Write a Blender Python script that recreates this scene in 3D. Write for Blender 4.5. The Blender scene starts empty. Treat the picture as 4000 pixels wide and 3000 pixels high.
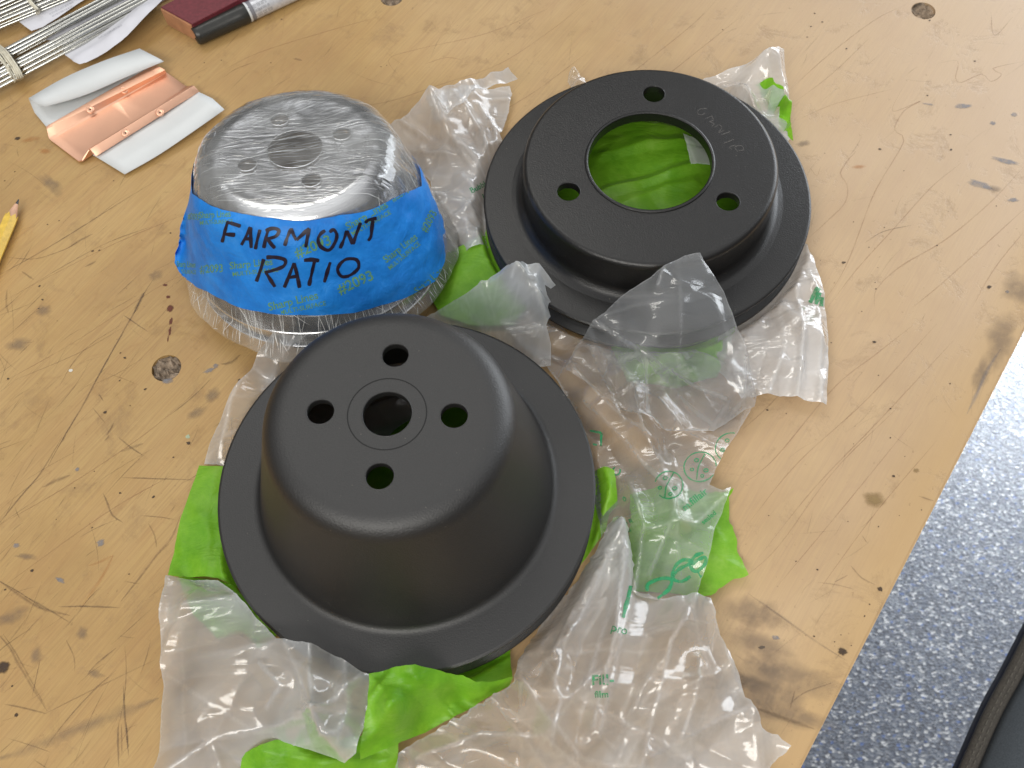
import bpy, bmesh, math, random
import numpy as np
from mathutils import Vector, Matrix, noise, geometry
from mathutils.bvhtree import BVHTree

sc = bpy.context.scene
COL = sc.collection
R = math.radians
rnd = random.Random(7)

# ------------------------------------------------------------------ camera
PITCH, ROLL, CAMH, FPX = R(26.3305), R(-3.8599), 0.39943, 3600.0
ROT = Matrix.Rotation(PITCH, 3, 'X') @ Matrix.Rotation(ROLL, 3, 'Z')
cam_data = bpy.data.cameras.new("camera")
cam = bpy.data.objects.new("camera", cam_data)
COL.objects.link(cam)
cam.location = (0, 0, CAMH)
cam.rotation_euler = ROT.to_euler()
cam_data.sensor_width = 6.2
cam_data.lens = 6.2 * FPX / 4000
cam_data.clip_start = 0.01
cam_data.clip_end = 50
cam_data.dof.use_dof = True
cam_data.dof.focus_distance = 0.42
cam_data.dof.aperture_fstop = 3.6
sc.camera = cam

# ------------------------------------------------------------------ room light
world = bpy.data.worlds.new("World")
sc.world = world
world.use_nodes = True
bg = world.node_tree.nodes['Background']
_wn, _wl = world.node_tree.nodes, world.node_tree.links
_tc = _wn.new('ShaderNodeTexCoord')
_sp = _wn.new('ShaderNodeSeparateXYZ')
_rp = _wn.new('ShaderNodeValToRGB')
_wl.new(_tc.outputs['Generated'], _sp.inputs[0])
_wl.new(_sp.outputs[2], _rp.inputs[0])
_rp.color_ramp.elements[0].position = 0.0      # walls and furniture of the room
_rp.color_ramp.elements[0].color = (0.07, 0.07, 0.075, 1)
_rp.color_ramp.elements[1].position = 0.95     # pale ceiling
_rp.color_ramp.elements[1].color = (1.3, 1.3, 1.3, 1)
_e = _rp.color_ramp.elements.new(0.45)
_e.color = (0.28, 0.285, 0.30, 1)
_wl.new(_rp.outputs[0], bg.inputs[0])
bg.inputs[1].default_value = 0.76


def area(name, loc, target, sx, sy, power, color):
    l = bpy.data.lights.new(name, 'AREA')
    l.shape = 'RECTANGLE'
    l.size, l.size_y, l.energy, l.color = sx, sy, power, color
    o = bpy.data.objects.new(name, l)
    COL.objects.link(o)
    o.location = loc
    o.rotation_euler = (Vector(target) - Vector(loc)).to_track_quat('-Z', 'Y').to_euler()
    return o


area("window_light", (1.48, 1.44, 0.08), (0.35, 0.35, -0.05), 1.5, 1.85, 52, (0.90, 0.95, 1.0))
_sun = area("window_sunlight", (2.3, 2.2, 0.45), (1.02, 0.92, -0.86), 0.45, 0.45, 9, (0.86, 0.93, 1.0))
_sun.data.spread = R(26)
area("ceiling_light_behind", (-0.35, -0.85, 1.15), (0, 0.2, 0), 1.3, 0.45, 17, (1.0, 0.965, 0.90))
area("ceiling_light_above", (-0.5, 1.5, 2.0), (0, 0.2, 0), 1.3, 0.3, 8, (1.0, 0.97, 0.9))

sc.view_settings.view_transform = 'Standard'
sc.view_settings.look = 'None'
sc.view_settings.exposure = -0.10
sc.view_settings.gamma = 1.0
sc.cycles.transparent_max_bounces = 32
sc.cycles.max_bounces = 10
sc.cycles.use_denoising = True
sc.cycles.sample_clamp_indirect = 6


# ------------------------------------------------------------------ survey: photograph point -> place on a level plane
def ray(X, Y):
    """X, Y measured on a 2212 x 1659 print of the photograph"""
    k = 4000 / 2212
    d = ROT @ Vector(((X * k - 2000) / FPX, -(Y * k - 1500) / FPX, -1.0))
    return Vector((0, 0, CAMH)), d


def P(X, Y, z=0.0):
    o, d = ray(X, Y)
    t = (z - CAMH) / d.z
    return o + d * t


def FP(x, y, z=0.0):   # the same from full-size pixels
    return P(x * .553, y * .553, z)


# ------------------------------------------------------------------ object helpers
def props(o, label=None, cat=None, group=None, kind=None):
    if label: o['label'] = label
    if cat: o['category'] = cat
    if group: o['group'] = group
    if kind: o['kind'] = kind
    return o


def link(name, me, mats=None, parent=None, smooth=True):
    o = bpy.data.objects.new(name, me)
    COL.objects.link(o)
    if mats:
        for m in (mats if isinstance(mats, (list, tuple)) else [mats]):
            me.materials.append(m)
    if smooth:
        me.polygons.foreach_set('use_smooth', [True] * len(me.polygons))
    if parent:
        o.parent = parent
    return o


def empty(name, loc=(0, 0, 0)):
    o = bpy.data.objects.new(name, None)
    COL.objects.link(o)
    o.location = loc
    o.empty_display_size = .02
    return o


def mesh(name, verts, faces):
    me = bpy.data.meshes.new(name)
    me.from_pydata([tuple(v) for v in verts], [], [tuple(f) for f in faces])
    me.update()
    return me


def local(parent, verts):
    """verts given in the world, wanted under a parent whose matrix is only a place"""
    loc = parent.location
    return [Vector(v) - loc for v in verts]


# ------------------------------------------------------------------ materials
def new_mat(name):
    m = bpy.data.materials.new(name)
    m.use_nodes = True
    nt = m.node_tree
    nt.nodes.clear()
    out = nt.nodes.new('ShaderNodeOutputMaterial')
    return m, nt, out


class NT:
    def __init__(s, name):
        s.m, s.nt, s.out = new_mat(name)

    def n(s, t, **kw):
        nd = s.nt.nodes.new('ShaderNode' + t)
        for k, v in kw.items():
            if k.startswith('i_'):
                key = k[2:]
                key = int(key) if key.isdigit() else key.replace('_', ' ')
                if isinstance(v, bpy.types.NodeSocket):
                    s.nt.links.new(v, nd.inputs[key])
                else:
                    nd.inputs[key].default_value = v
            else:
                setattr(nd, k, v)
        return nd

    def coord(s, scale=(1, 1, 1), rot=(0, 0, 0), kind='Object'):
        tc = s.n('TexCoord')
        mp = s.n('Mapping', i_Scale=scale, i_Rotation=rot)
        s.nt.links.new(tc.outputs[kind], mp.inputs[0])
        return mp.outputs[0]

    def noise(s, vec, scale, detail=4, rough=.5, dist=0.0):
        nd = s.n('TexNoise', i_Vector=vec, i_Scale=scale, i_Detail=detail, i_Roughness=rough, i_Distortion=dist)
        return nd.outputs[0]

    def ramp(s, fac, stops, interp='LINEAR'):
        nd = s.n('ValToRGB', i_Fac=fac)
        cr = nd.color_ramp
        cr.interpolation = interp
        while len(cr.elements) < len(stops):
            cr.elements.new(.5)
        for e, (p, c) in zip(cr.elements, stops):
            e.position = p
            e.color = (c, c, c, 1) if isinstance(c, (int, float)) else (*c, 1)
        return nd.outputs[0]

    def mix(s, f, a, b, mode='MIX'):
        nd = s.n('MixRGB', blend_type=mode)
        for i, v in enumerate((f, a, b)):
            if isinstance(v, bpy.types.NodeSocket):
                s.nt.links.new(v, nd.inputs[i])
            else:
                nd.inputs[i].default_value = v if i == 0 else (*v, 1)
        return nd.outputs[0]

    def math(s, op, a, b=0.0, clamp=False):
        nd = s.n('Math', operation=op, use_clamp=clamp)
        for i, v in enumerate((a, b)):
            if isinstance(v, bpy.types.NodeSocket):
                s.nt.links.new(v, nd.inputs[i])
            else:
                nd.inputs[i].default_value = v
        return nd.outputs[0]

    def bump(s, h, strength, dist, normal=None):
        nd = s.n('Bump', i_Height=h, i_Strength=strength, i_Distance=dist)
        if normal:
            s.nt.links.new(normal, nd.inputs['Normal'])
        return nd.outputs[0]

    def surf(s, sock):
        s.nt.links.new(sock, s.out.inputs[0])
        return s.m

    def mixs(s, f, a, b):
        nd = s.n('MixShader')
        for i, v in enumerate((f, a, b)):
            if isinstance(v, bpy.types.NodeSocket):
                s.nt.links.new(v, nd.inputs[i])
            else:
                nd.inputs[i].default_value = v
        return nd.outputs[0]


def plain(name, col, rough=.5, metal=0.0, nscale=400, namp=.15, bump=.0, bscale=1500, spec=.5):
    t = NT(name)
    v = t.coord()
    n = t.noise(v, nscale, 4)
    dark = tuple(c * (1 - namp) for c in col)
    lite = tuple(min(1, c * (1 + namp)) for c in col)
    c = t.ramp(n, [(.3, dark), (.7, lite)])
    b = t.n('BsdfPrincipled', i_Base_Color=c, i_Roughness=rough, i_Metallic=metal)
    b.inputs['Specular IOR Level'].default_value = spec
    if bump:
        t.nt.links.new(t.bump(t.noise(v, bscale, 3), bump, .0003), b.inputs['Normal'])
    return t.surf(b.outputs[0])


def film_mat(name, haze_lo, haze_hi, tint=(.80, .82, .84), crinkle=.6, rough=.16, scale=1.0, frost=0.0, hs=16):
    t = NT(name)
    v = t.coord()
    # crinkle relief: sharp creases (zero lines of a warped noise) and a shallow fine wrinkle
    n0 = t.noise(v, 20 * scale, 2, .5, .5)
    rid = t.math('ABSOLUTE', t.math('SUBTRACT', n0, .5))
    n1 = t.noise(t.coord(scale=(1, 3.4, 1), rot=(0, 0, .6)), 26 * scale, 2, .5, .8)
    rid2 = t.math('ABSOLUTE', t.math('SUBTRACT', n1, .5))
    h = t.math('ADD', t.math('MULTIPLY', rid, -1.0), t.math('MULTIPLY', rid2, -.7))
    nb = t.bump(h, crinkle, .0045)
    hz = t.ramp(t.noise(v, hs, 3, .55), [(.36, haze_lo), (.64, haze_hi)])
    lw = t.n('LayerWeight', i_Blend=.3, i_Normal=nb)
    cr = t.n('Attribute', attribute_name='crease').outputs['Fac']
    hz2 = t.math('ADD', t.math('ADD', hz, t.math('MULTIPLY', lw.outputs[1], .35)), t.math('MULTIPLY', cr, .32), True)
    tr = t.n('BsdfTransparent', i_Color=(.985, .985, .985, 1)).outputs[0]
    if frost:
        rf = t.n('BsdfRefraction', i_Color=(.97, .97, .97, 1), i_Roughness=.22, i_IOR=1.06, i_Normal=nb)
        tr = t.mixs(frost, tr, rf.outputs[0])
    di = t.n('BsdfDiffuse', i_Color=(*tint, 1), i_Normal=nb)
    tl = t.n('BsdfTranslucent', i_Color=(*tint, 1), i_Normal=nb)
    body = t.mixs(.45, di.outputs[0], tl.outputs[0])
    base = t.mixs(hz2, tr, body)
    gl = t.n('BsdfGlossy', i_Color=(1, 1, 1, 1), i_Roughness=rough, i_Normal=nb)
    fr = t.n('Fresnel', i_IOR=1.5, i_Normal=nb)
    f2 = t.math('MULTIPLY', fr.outputs[0], 1.6, True)
    return t.surf(t.mixs(f2, base, gl.outputs[0]))


def green_mat():
    t = NT('green_film')
    v = t.coord()
    n1 = t.math('ABSOLUTE', t.math('SUBTRACT', t.noise(t.coord(scale=(1, 2.6, 1), rot=(0, 0, .5)), 40, 4, .6, 1.2), .5))
    nb = t.bump(n1, .32, -.003)
    c = t.ramp(t.noise(v, 45, 5, .7), [(.3, (.15, .46, .012)), (.55, (.26, .62, .03)), (.8, (.42, .76, .10))])
    di = t.n('BsdfDiffuse', i_Color=c, i_Normal=nb)
    tl = t.n('BsdfTranslucent', i_Color=c, i_Normal=nb)
    tr = t.n('BsdfTransparent', i_Color=(.45, .8, .12, 1))
    b = t.mixs(.35, di.outputs[0], tl.outputs[0])
    b = t.mixs(.10, b, tr.outputs[0])
    gl = t.n('BsdfGlossy', i_Color=(1, 1, 1, 1), i_Roughness=.42, i_Normal=nb)
    fr = t.n('Fresnel', i_IOR=1.5, i_Normal=nb)
    return t.surf(t.mixs(t.math('MULTIPLY', fr.outputs[0], .7, True), b, gl.outputs[0]))


def wood_mat():
    t = NT('worn_maple')
    v = t.coord()
    # broad growth figure: contour lines of a stretched noise
    vs = t.coord(scale=(.8, 5.0, 1))
    big = t.noise(vs, 4.5, 3, .5, .2)
    rings = t.math('FRACT', t.math('MULTIPLY', big, 17.0))
    line = t.ramp(rings, [(0.0, 1.0), (.05, .25), (.35, 0.0), (.93, 0.0), (1.0, .9)])
    fine = t.noise(t.coord(scale=(5, 210, 1)), 5, 6, .7)
    med = t.noise(t.coord(scale=(2, 26, 1)), 4, 5, .6, .3)
    mott = t.noise(v, 9, 6, .62)
    c = t.ramp(mott, [(.30, (.37, .225, .080)), (.5, (.48, .31, .118)), (.72, (.55, .375, .165))])
    c = t.mix(t.math('MULTIPLY', line, .24), c, (.30, .155, .06))
    c = t.mix(t.ramp(med, [(.4, 0.0), (.75, .32)]), c, (.42, .22, .085))
    c = t.mix(t.ramp(fine, [(.40, 0.0), (.72, .48)]), c, (.30, .17, .075))
    # the varnish is worn pale towards the far right, still amber on the left
    sep = t.n('SeparateXYZ', i_Vector=v)
    wx = t.math('ADD', t.math('MULTIPLY', sep.outputs[0], 1.0), t.math('MULTIPLY', t.math('SUBTRACT', .32, sep.outputs[1]), 1.25))
    worn = t.ramp(t.math('ADD', wx, t.math('MULTIPLY', t.noise(v, 6, 4), .5)), [(.25, 0.0), (.95, 1.0)])
    c = t.mix(t.math('MULTIPLY', worn, .8), c, (.62, .475, .345))
    # amber rim along the edge
    rim = t.ramp(t.math('ADD', sep.outputs[1], t.math('MULTIPLY', t.noise(v, 25, 3), .01)), [(.012, .55), (.034, 0.0)])
    c = t.mix(rim, c, (.50, .32, .13))
    # grime
    dirt = t.ramp(t.noise(v, 38, 8, .75, .4), [(.55, 0.0), (.74, .6)])
    c = t.mix(dirt, c, (.25, .15, .075))
    speck = t.ramp(t.noise(v, 330, 3, .6), [(.67, 0.0), (.78, .55)])
    c = t.mix(speck, c, (.17, .09, .04))
    b = t.n('BsdfPrincipled', i_Base_Color=c, i_Roughness=.42)
    b.inputs['Specular IOR Level'].default_value = .5
    hgt = t.math('SUBTRACT', t.math('MULTIPLY', fine, .4), dirt)
    t.nt.links.new(t.bump(hgt, .45, .0008), b.inputs['Normal'])
    t.nt.links.new(t.ramp(mott, [(.3, .33), (.7, .58)]), b.inputs['Roughness'])
    return t.surf(b.outputs[0])


def carpet_mat():
    t = NT('speckled_carpet')
    v = t.coord(scale=(1.0, 1.7, 1), rot=(0, 0, .5))
    w = t.mix(.006, v, t.n('TexNoise', i_Vector=v, i_Scale=120, i_Detail=2).outputs[1], 'ADD')
    vo = t.n('TexVoronoi', i_Scale=250)
    t.nt.links.new(w, vo.inputs['Vector'])
    sp = t.n('SeparateColor', i_Color=vo.outputs[1])
    c = t.ramp(sp.outputs[0], [(0, (.008, .012, .024)), (.25, (.02, .03, .055)), (.42, (.045, .055, .08)),
                               (.58, (.085, .097, .12)), (.74, (.13, .14, .16)), (.88, (.38, .38, .38)),
                               (.965, (.02, .06, .20))], 'CONSTANT')
    c = t.mix(.1, c, t.ramp(t.noise(v, 300, 2), [(.35, (.06, .08, .12)), (.65, (.50, .52, .56))]))
    b = t.n('BsdfPrincipled', i_Base_Color=c, i_Roughness=.45)
    b.inputs['Specular IOR Level'].default_value = .8
    t.nt.links.new(t.bump(t.math('ADD', vo.outputs[0], t.noise(v, 300, 3)), .22, .003), b.inputs['Normal'])
    return t.surf(b.outputs[0])


def powder_mat(name, lo, hi, rough, spec=.5):
    t = NT(name)
    v = t.coord()
    sp = t.noise(v, 2600, 2, .6)
    c = t.ramp(sp, [(.35, lo), (.7, hi)])
    c = t.mix(t.ramp(t.noise(v, 22, 4), [(.3, 0.0), (.8, .25)]), c, tuple(x * 1.35 for x in hi))
    dust = t.ramp(t.noise(v, 700, 2, .5), [(.74, 0.0), (.77, .6)])
    c = t.mix(dust, c, (.16, .14, .11))
    b = t.n('BsdfPrincipled', i_Base_Color=c, i_Roughness=rough)
    b.inputs['Specular IOR Level'].default_value = spec
    t.nt.links.new(t.bump(t.noise(v, 1500, 3), .40, .0004), b.inputs['Normal'])
    return t.surf(b.outputs[0])


def mark_mat(name, col, alpha, breakup=.0, scale=300, rough=.5, fade=False):
    t = NT(name)
    v = t.coord()
    n = t.noise(v, scale, 4, .6)
    b = t.n('BsdfPrincipled', i_Base_Color=(*col, 1), i_Roughness=rough)
    tr = t.n('BsdfTransparent')
    a = t.ramp(n, [(.5 - breakup * .35, alpha * (1 - breakup)), (.55, alpha)]) if breakup else t.ramp(n, [(.3, alpha * .8), (.7, alpha)])
    if fade:
        at = t.n('Attribute', attribute_name='fade')
        a = t.math('MULTIPLY', a, at.outputs['Fac'])
    return t.surf(t.mixs(a, tr.outputs[0], b.outputs[0]))


def tape_mat():
    t = NT('blue_masking_tape')
    v = t.coord()
    cre = t.noise(v, 75, 5, .6, 1.0)
    fib = t.noise(v, 900, 3)
    c = t.ramp(t.noise(v, 60, 5, .65), [(.3, (.008, .16, .56)), (.55, (.015, .235, .74)), (.8, (.06, .33, .85))])
    b = t.n('BsdfPrincipled', i_Base_Color=c, i_Roughness=.5)
    b.inputs['Specular IOR Level'].default_value = .35
    t.nt.links.new(t.bump(t.math('ADD', cre, t.math('MULTIPLY', fib, .12)), .6, .0016), b.inputs['Normal'])
    return t.surf(b.outputs[0])


def brushed_mat():
    t = NT('machined_aluminium')
    tc = t.n('TexCoord')
    sep = t.n('SeparateXYZ', i_Vector=tc.outputs['Object'])
    r = t.math('SQRT', t.math('ADD', t.math('MULTIPLY', sep.outputs[0], sep.outputs[0]), t.math('MULTIPLY', sep.outputs[1], sep.outputs[1])))
    cmb = t.n('CombineXYZ', i_X=r, i_Y=t.math('MULTIPLY', sep.outputs[2], 1.0), i_Z=0.0)
    n = t.noise(cmb.outputs[0], 2200, 3)
    c = t.ramp(n, [(.3, (.74, .75, .77)), (.7, (.88, .89, .91))])
    b = t.n('BsdfPrincipled', i_Base_Color=c, i_Metallic=1.0, i_Roughness=.20)
    t.nt.links.new(t.bump(n, .15, .0002), b.inputs['Normal'])
    return t.surf(b.outputs[0])


M_wood = wood_mat()
M_carpet = carpet_mat()
M_film = film_mat('clear_film', .05, .32, crinkle=.4)
M_film_dense = film_mat('milky_film', .28, .66, crinkle=.4, frost=.6)
M_film_low = film_mat('thin_clear_film', .06, .30, crinkle=.5)
M_film_flap = film_mat('flap_film', .05, .28, crinkle=.22, frost=.75, hs=10)
M_film_frost = film_mat('frosted_clear_film', .20, .56, crinkle=.4, frost=.75)
M_film_white = film_mat('bright_clear_film', .50, .85, crinkle=.8, rough=.12, tint=(.9, .91, .92))  # lit copy of the clear film: window glare is put into haze and tint
M_green = green_mat()
M_black = powder_mat('charcoal_powder_coat', (.0065, .0061, .0058), (.0150, .0142, .0135), .50, .85)
M_black2 = powder_mat('black_powder_coat', (.007, .0066, .0064), (.013, .0124, .012), .33, .55)
M_alu = brushed_mat()
M_wrap = film_mat('stretch_wrap', .015, .22, tint=(.95, .96, .94), crinkle=.35, rough=.10, scale=1.6, hs=45)
M_tape = tape_mat()
M_ink = plain('black_marker_ink', (.012, .006, .02), .45, nscale=900)
M_tapeprint = mark_mat('green_tape_print', (.17, .40, .09), .68, .3, 900)
M_print = mark_mat('green_bag_print', (.01, .30, .12), .80, .3, 500)
M_copper = plain('polished_copper', (.93, .56, .39), .44, 1.0, 60, .04)
M_liner = plain('white_liner', (.66, .68, .68), .5, nscale=60, namp=.03)
M_steel = plain('steel_rod', (.52, .52, .49), .17, 1.0, 20, .1)
M_band = plain('twine', (.66, .62, .50), .7)
M_paper = plain('white_paper', (.68, .68, .73), .6, nscale=80, namp=.05)
M_maroon = plain('maroon_cover', (.15, .026, .034), .38, nscale=500, namp=.2)
M_tan = plain('bare_wood_end', (.50, .25, .13), .7, nscale=120, namp=.2)
M_cap = plain('black_plastic', (.025, .025, .022), .35)
M_barrel = plain('silver_white_barrel', (.60, .61, .64), .3, .2)
M_greyprint = plain('grey_print', (.20, .20, .22), .5)
M_textink = plain('small_print', (.22, .22, .26), .6)
M_yellow = plain('yellow_paint', (.72, .48, .07), .4)
M_cedar = plain('sharpened_wood', (.60, .36, .24), .7, nscale=200)
M_lead = plain('graphite', (.04, .04, .045), .4)
M_pit = plain('dark_hole', (.035, .02, .012), .8)
M_plug = plain('rough_plug', (.26, .20, .145), .8, nscale=260, namp=.7, bump=.8, bscale=400)

# ------------------------------------------------------------------ the setting: bench top and floor
E0 = Vector((.1662, .0982, 0))
EANG = math.atan2(.1923, .1499)
BM = Matrix.Translation(E0) @ Matrix.Rotation(EANG, 4, 'Z')
BMI = BM.inverted()


def holes_px():
    # dog holes in the bench: centre, radius
    return [(FP(650, 1438), .0073), (FP(3607, 42), .0070), (FP(1530, -8), .0068)]


def build_bench():
    bm = bmesh.new()
    bmesh.ops.create_cube(bm, size=1)
    bmesh.ops.scale(bm, vec=(1.75, .95, .045), verts=bm.verts)
    bmesh.ops.translate(bm, vec=(.45, .475, -.0225), verts=bm.verts)
    bmesh.ops.bevel(bm, geom=bm.edges[:], offset=.0012, segments=2, affect='EDGES')
    me = bpy.data.meshes.new('workbench_top')
    bm.to_mesh(me)
    bm.free()
    o = link('workbench_top', me, M_wood, smooth=False)
    o.matrix_world = BM
    # cut the holes for real
    for i, (c, r) in enumerate(holes_px()):
        bm = bmesh.new()
        bmesh.ops.create_cone(bm, cap_ends=True, segments=40, radius1=r, radius2=r, depth=.02)
        cm = bpy.data.meshes.new('cut')
        bm.to_mesh(cm)
        bm.free()
        co = bpy.data.objects.new('cut', cm)
        COL.objects.link(co)
        co.location = (c.x, c.y, 0)
        md = o.modifiers.new('b', 'BOOLEAN')
        md.operation = 'DIFFERENCE'
        md.object = co
        bpy.context.view_layer.update()
        dg = bpy.context.evaluated_depsgraph_get()
        nm = bpy.data.meshes.new_from_object(o.evaluated_get(dg))
        o.modifiers.clear()
        o.data = nm
        bpy.data.objects.remove(co)
    o.data.name = 'workbench_top'
    props(o, 'worn maple workbench top with scratches, stains and old bolt holes', 'workbench', kind='structure')
    return o


bench = build_bench()


def on_bench(name, verts, faces, mat, smooth=False):
    me = mesh(name, [BMI @ Vector(v) for v in verts], faces)
    o = link(name, me, mat, bench, smooth)
    return o


# rough bottoms of the dog holes
for i, (c, r) in enumerate(holes_px()):
    vs, fs = [], []
    nr, na = 9, 30
    for a in range(nr + 1):
        for b in range(na):
            rr = r * .998 * a / nr
            th = 2 * math.pi * b / na
            x, y = c.x + rr * math.cos(th), c.y + rr * math.sin(th)
            z = -.0016 + .0030 * (noise.fractal(Vector((x * 420, y * 420, i * 3.1)), 1, 2, 4)) - .0012 * (a / nr < .9) * (i > 0)
            vs.append((x, y, min(z, -.0003)))
    for a in range(nr):
        for b in range(na):
            fs.append((a * na + b, a * na + (b + 1) % na, (a + 1) * na + (b + 1) % na, (a + 1) * na + b))
    on_bench('hole_plug', vs, fs, M_plug)

flo = 1.9
fv, ff = [(-2, -1.5, -.86), (4.2, -1.5, -.86), (4.2, 5.0, -.86), (-2, 5.0, -.86)], [(0, 1, 2, 3)]
floor = props(link('floor', mesh('floor', fv, ff), M_carpet, smooth=False), 'blue and grey speckled carpet below the workbench edge', kind='structure')

# ------------------------------------------------------------------ marks on the bench
MK = {
    'dark': mark_mat('dark_scratch', (.09, .06, .045), .68, .35, 500, fade=True),
    'faint': mark_mat('faint_scratch', (.16, .10, .06), .55, .6, 350, fade=True),
    'grain': mark_mat('grain_line', (.33, .17, .09), .42, .5, 160, fade=True),
    'red': mark_mat('red_brown_paint', (.13, .028, .012), .95, .3, 500, fade=True),
    'pit': mark_mat('old_nail_hole', (.055, .032, .018), .95, .2, 700, fade=True),
    'blue': mark_mat('blue_grey_paint', (.24, .255, .29), .58, .5, 260, fade=True),
    'smear': mark_mat('grey_smear', (.215, .165, .125), .42, .85, 130, fade=True),
    'olive': mark_mat('olive_stain', (.30, .20, .08), .85, .3, 300, fade=True),
    'orange': mark_mat('orange_stain', (.50, .20, .05), .40, .6, 120, fade=True),
    'white': mark_mat('white_fleck', (.80, .78, .70), .95),
    'pale': mark_mat('pale_green_fleck', (.45, .55, .38), .9),
}


def set_fade(o, vals):
    at = o.data.attributes.new('fade', 'FLOAT', 'POINT')
    at.data.foreach_set('value', vals)


_layer = [0]


def zl():
    _layer[0] += 1
    return .00012 + .000004 * (_layer[0] % 40)


def c2(p): return (p[0] / 1.659, 700 + p[1] / 1.659)
def c3(p): return (p[0] / 1.276, 1700 + p[1] / 1.276)
def c7(p): return (2800 + p[0] / 1.3825, p[1] / 1.3825)
def c8(p): return (2900 + p[0] / .9218, 1200 + p[1] / .9218)


def smooth_line(pts, step=.0011):
    """Catmull-Rom through the points"""
    pts = [Vector(p) for p in pts]
    if len(pts) == 2:
        pts = [pts[0], pts[0].lerp(pts[1], .5), pts[1]]
    q = [pts[0] * 2 - pts[1]] + pts + [pts[-1] * 2 - pts[-2]]
    out = []
    for i in range(1, len(q) - 2):
        a, b, c, d = q[i - 1:i + 3]
        n = max(2, int((c - b).length / step))
        for k in range(n):
            t = k / n
            out.append(.5 * ((2 * b) + (c - a) * t + (2 * a - 5 * b + 4 * c - d) * t * t + (3 * b - a - 3 * c + d) * t ** 3))
    out.append(pts[-1])
    return out


def scratch(conv, pts, w, kind, name='scratch', taper=True, wob=.25):
    z = zl()
    w = w * 1.0
    L = smooth_line([FP(*conv(p), z) for p in pts], .0022)
    vs, fs, fd = [], [], []
    for i, p in enumerate(L):
        t = i / (len(L) - 1)
        d = (L[min(i + 1, len(L) - 1)] - L[max(i - 1, 0)])
        d.z = 0
        nrm = Vector((-d.y, d.x, 0)).normalized()
        ww = w * .5 * (min(1, 4 * t + .15, 4 * (1 - t) + .15) if taper else 1)
        j = noise.noise(Vector((p.x * 300, p.y * 300, z * 1e5)))
        j2 = noise.noise(Vector((p.y * 300, p.x * 300, z * 1e5 + 9)))
        vs += [p + nrm * ww * (1 + wob * 2 * j), p, p - nrm * ww * (1 + wob * 2 * j2)]
        along = .55 + .45 * noise.noise(Vector((p.x * 60, p.y * 60, z * 1e5 + 3)))
        fd += [0, along + .15, 0]
    for i in range(len(L) - 1):
        a = 3 * i
        fs += [(a, a + 1, a + 4, a + 3), (a + 1, a + 2, a + 5, a + 4)]
    set_fade(on_bench(name, vs, fs, MK[kind]), fd)


def blob(conv, c, rx, ry, kind, ang=0, name='stain', rag=.35):
    """rx, ry in millimetres"""
    z = zl()
    p = FP(*conv(c), z)
    n = 26
    vs = [p]
    sd = rnd.random() * 50
    soft = kind in ('smear', 'orange', 'olive')
    rings_ = ((.45, .9), (1.15, 0)) if soft else ((.7, .95), (1.1, 0))
    fd = [1]
    for f, val in rings_:
        for i in range(n):
            th = 2 * math.pi * i / n
            k = 1 + rag * noise.fractal(Vector((math.cos(th) * 1.6, math.sin(th) * 1.6, sd)), 1, 2, 3)
            x, y = rx * .001 * k * f * math.cos(th), ry * .001 * k * f * math.sin(th)
            vs.append(p + Vector((x * math.cos(ang) - y * math.sin(ang), x * math.sin(ang) + y * math.cos(ang), 0)))
            fd.append(val)
    fs = [(0, i + 1, (i + 1) % n + 1) for i in range(n)]
    fs += [(i + 1, n + i + 1, n + (i + 1) % n + 1, (i + 1) % n + 1) for i in range(n)]
    set_fade(on_bench(name, vs, fs, MK[kind] if kind in MK else M_pit), fd)


ident = lambda p: p
for pts, w, k in [
    ([(1000, 640), (940, 730), (860, 880), (800, 985), (640, 1270), (540, 1460), (420, 1659), (310, 1860)], .0011, 'dark'),
    ([(938, 730), (900, 800), (868, 868)], .0022, 'dark'),
    ([(-20, 630), (300, 450), (560, 290), (780, 150), (1010, 10)], .0009, 'dark'),
    ([(30, 505), (230, 515), (430, 450), (520, 395)], .0008, 'faint'),
    ([(440, 445), (520, 395), (600, 355)], .0018, 'faint'),
    ([(60, 775), (400, 570), (700, 410), (1000, 300)], .0008, 'faint'),
    ([(550, 567), (622, 533)], .0016, 'dark'),
    ([(800, 880), (880, 935), (960, 990)], .0008, 'dark'),
    ([(795, 880), (770, 950), (600, 1060), (480, 1180), (380, 1350)], .0006, 'faint'),
    ([(140, 595), (215, 650)], .0014, 'faint'),
    ([(47, 715), (40, 800), (57, 880)], .0013, 'faint'),
    ([(1430, 1197), (1500, 1185), (1560, 1135)], .0022, 'dark'),
    ([(100, 1300), (500, 1130), (800, 960)], .0006, 'faint'),
    ([(1100, 1530), (1260, 1400), (1370, 1290)], .0009, 'dark'),
    ([(600, 1480), (680, 1580)], .0006, 'faint'), ([(640, 1390), (670, 1440)], .0006, 'faint'),
    ([(690, 1659), (740, 1580)], .0015, 'faint'),
]: scratch(c2, pts, w, k)
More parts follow.
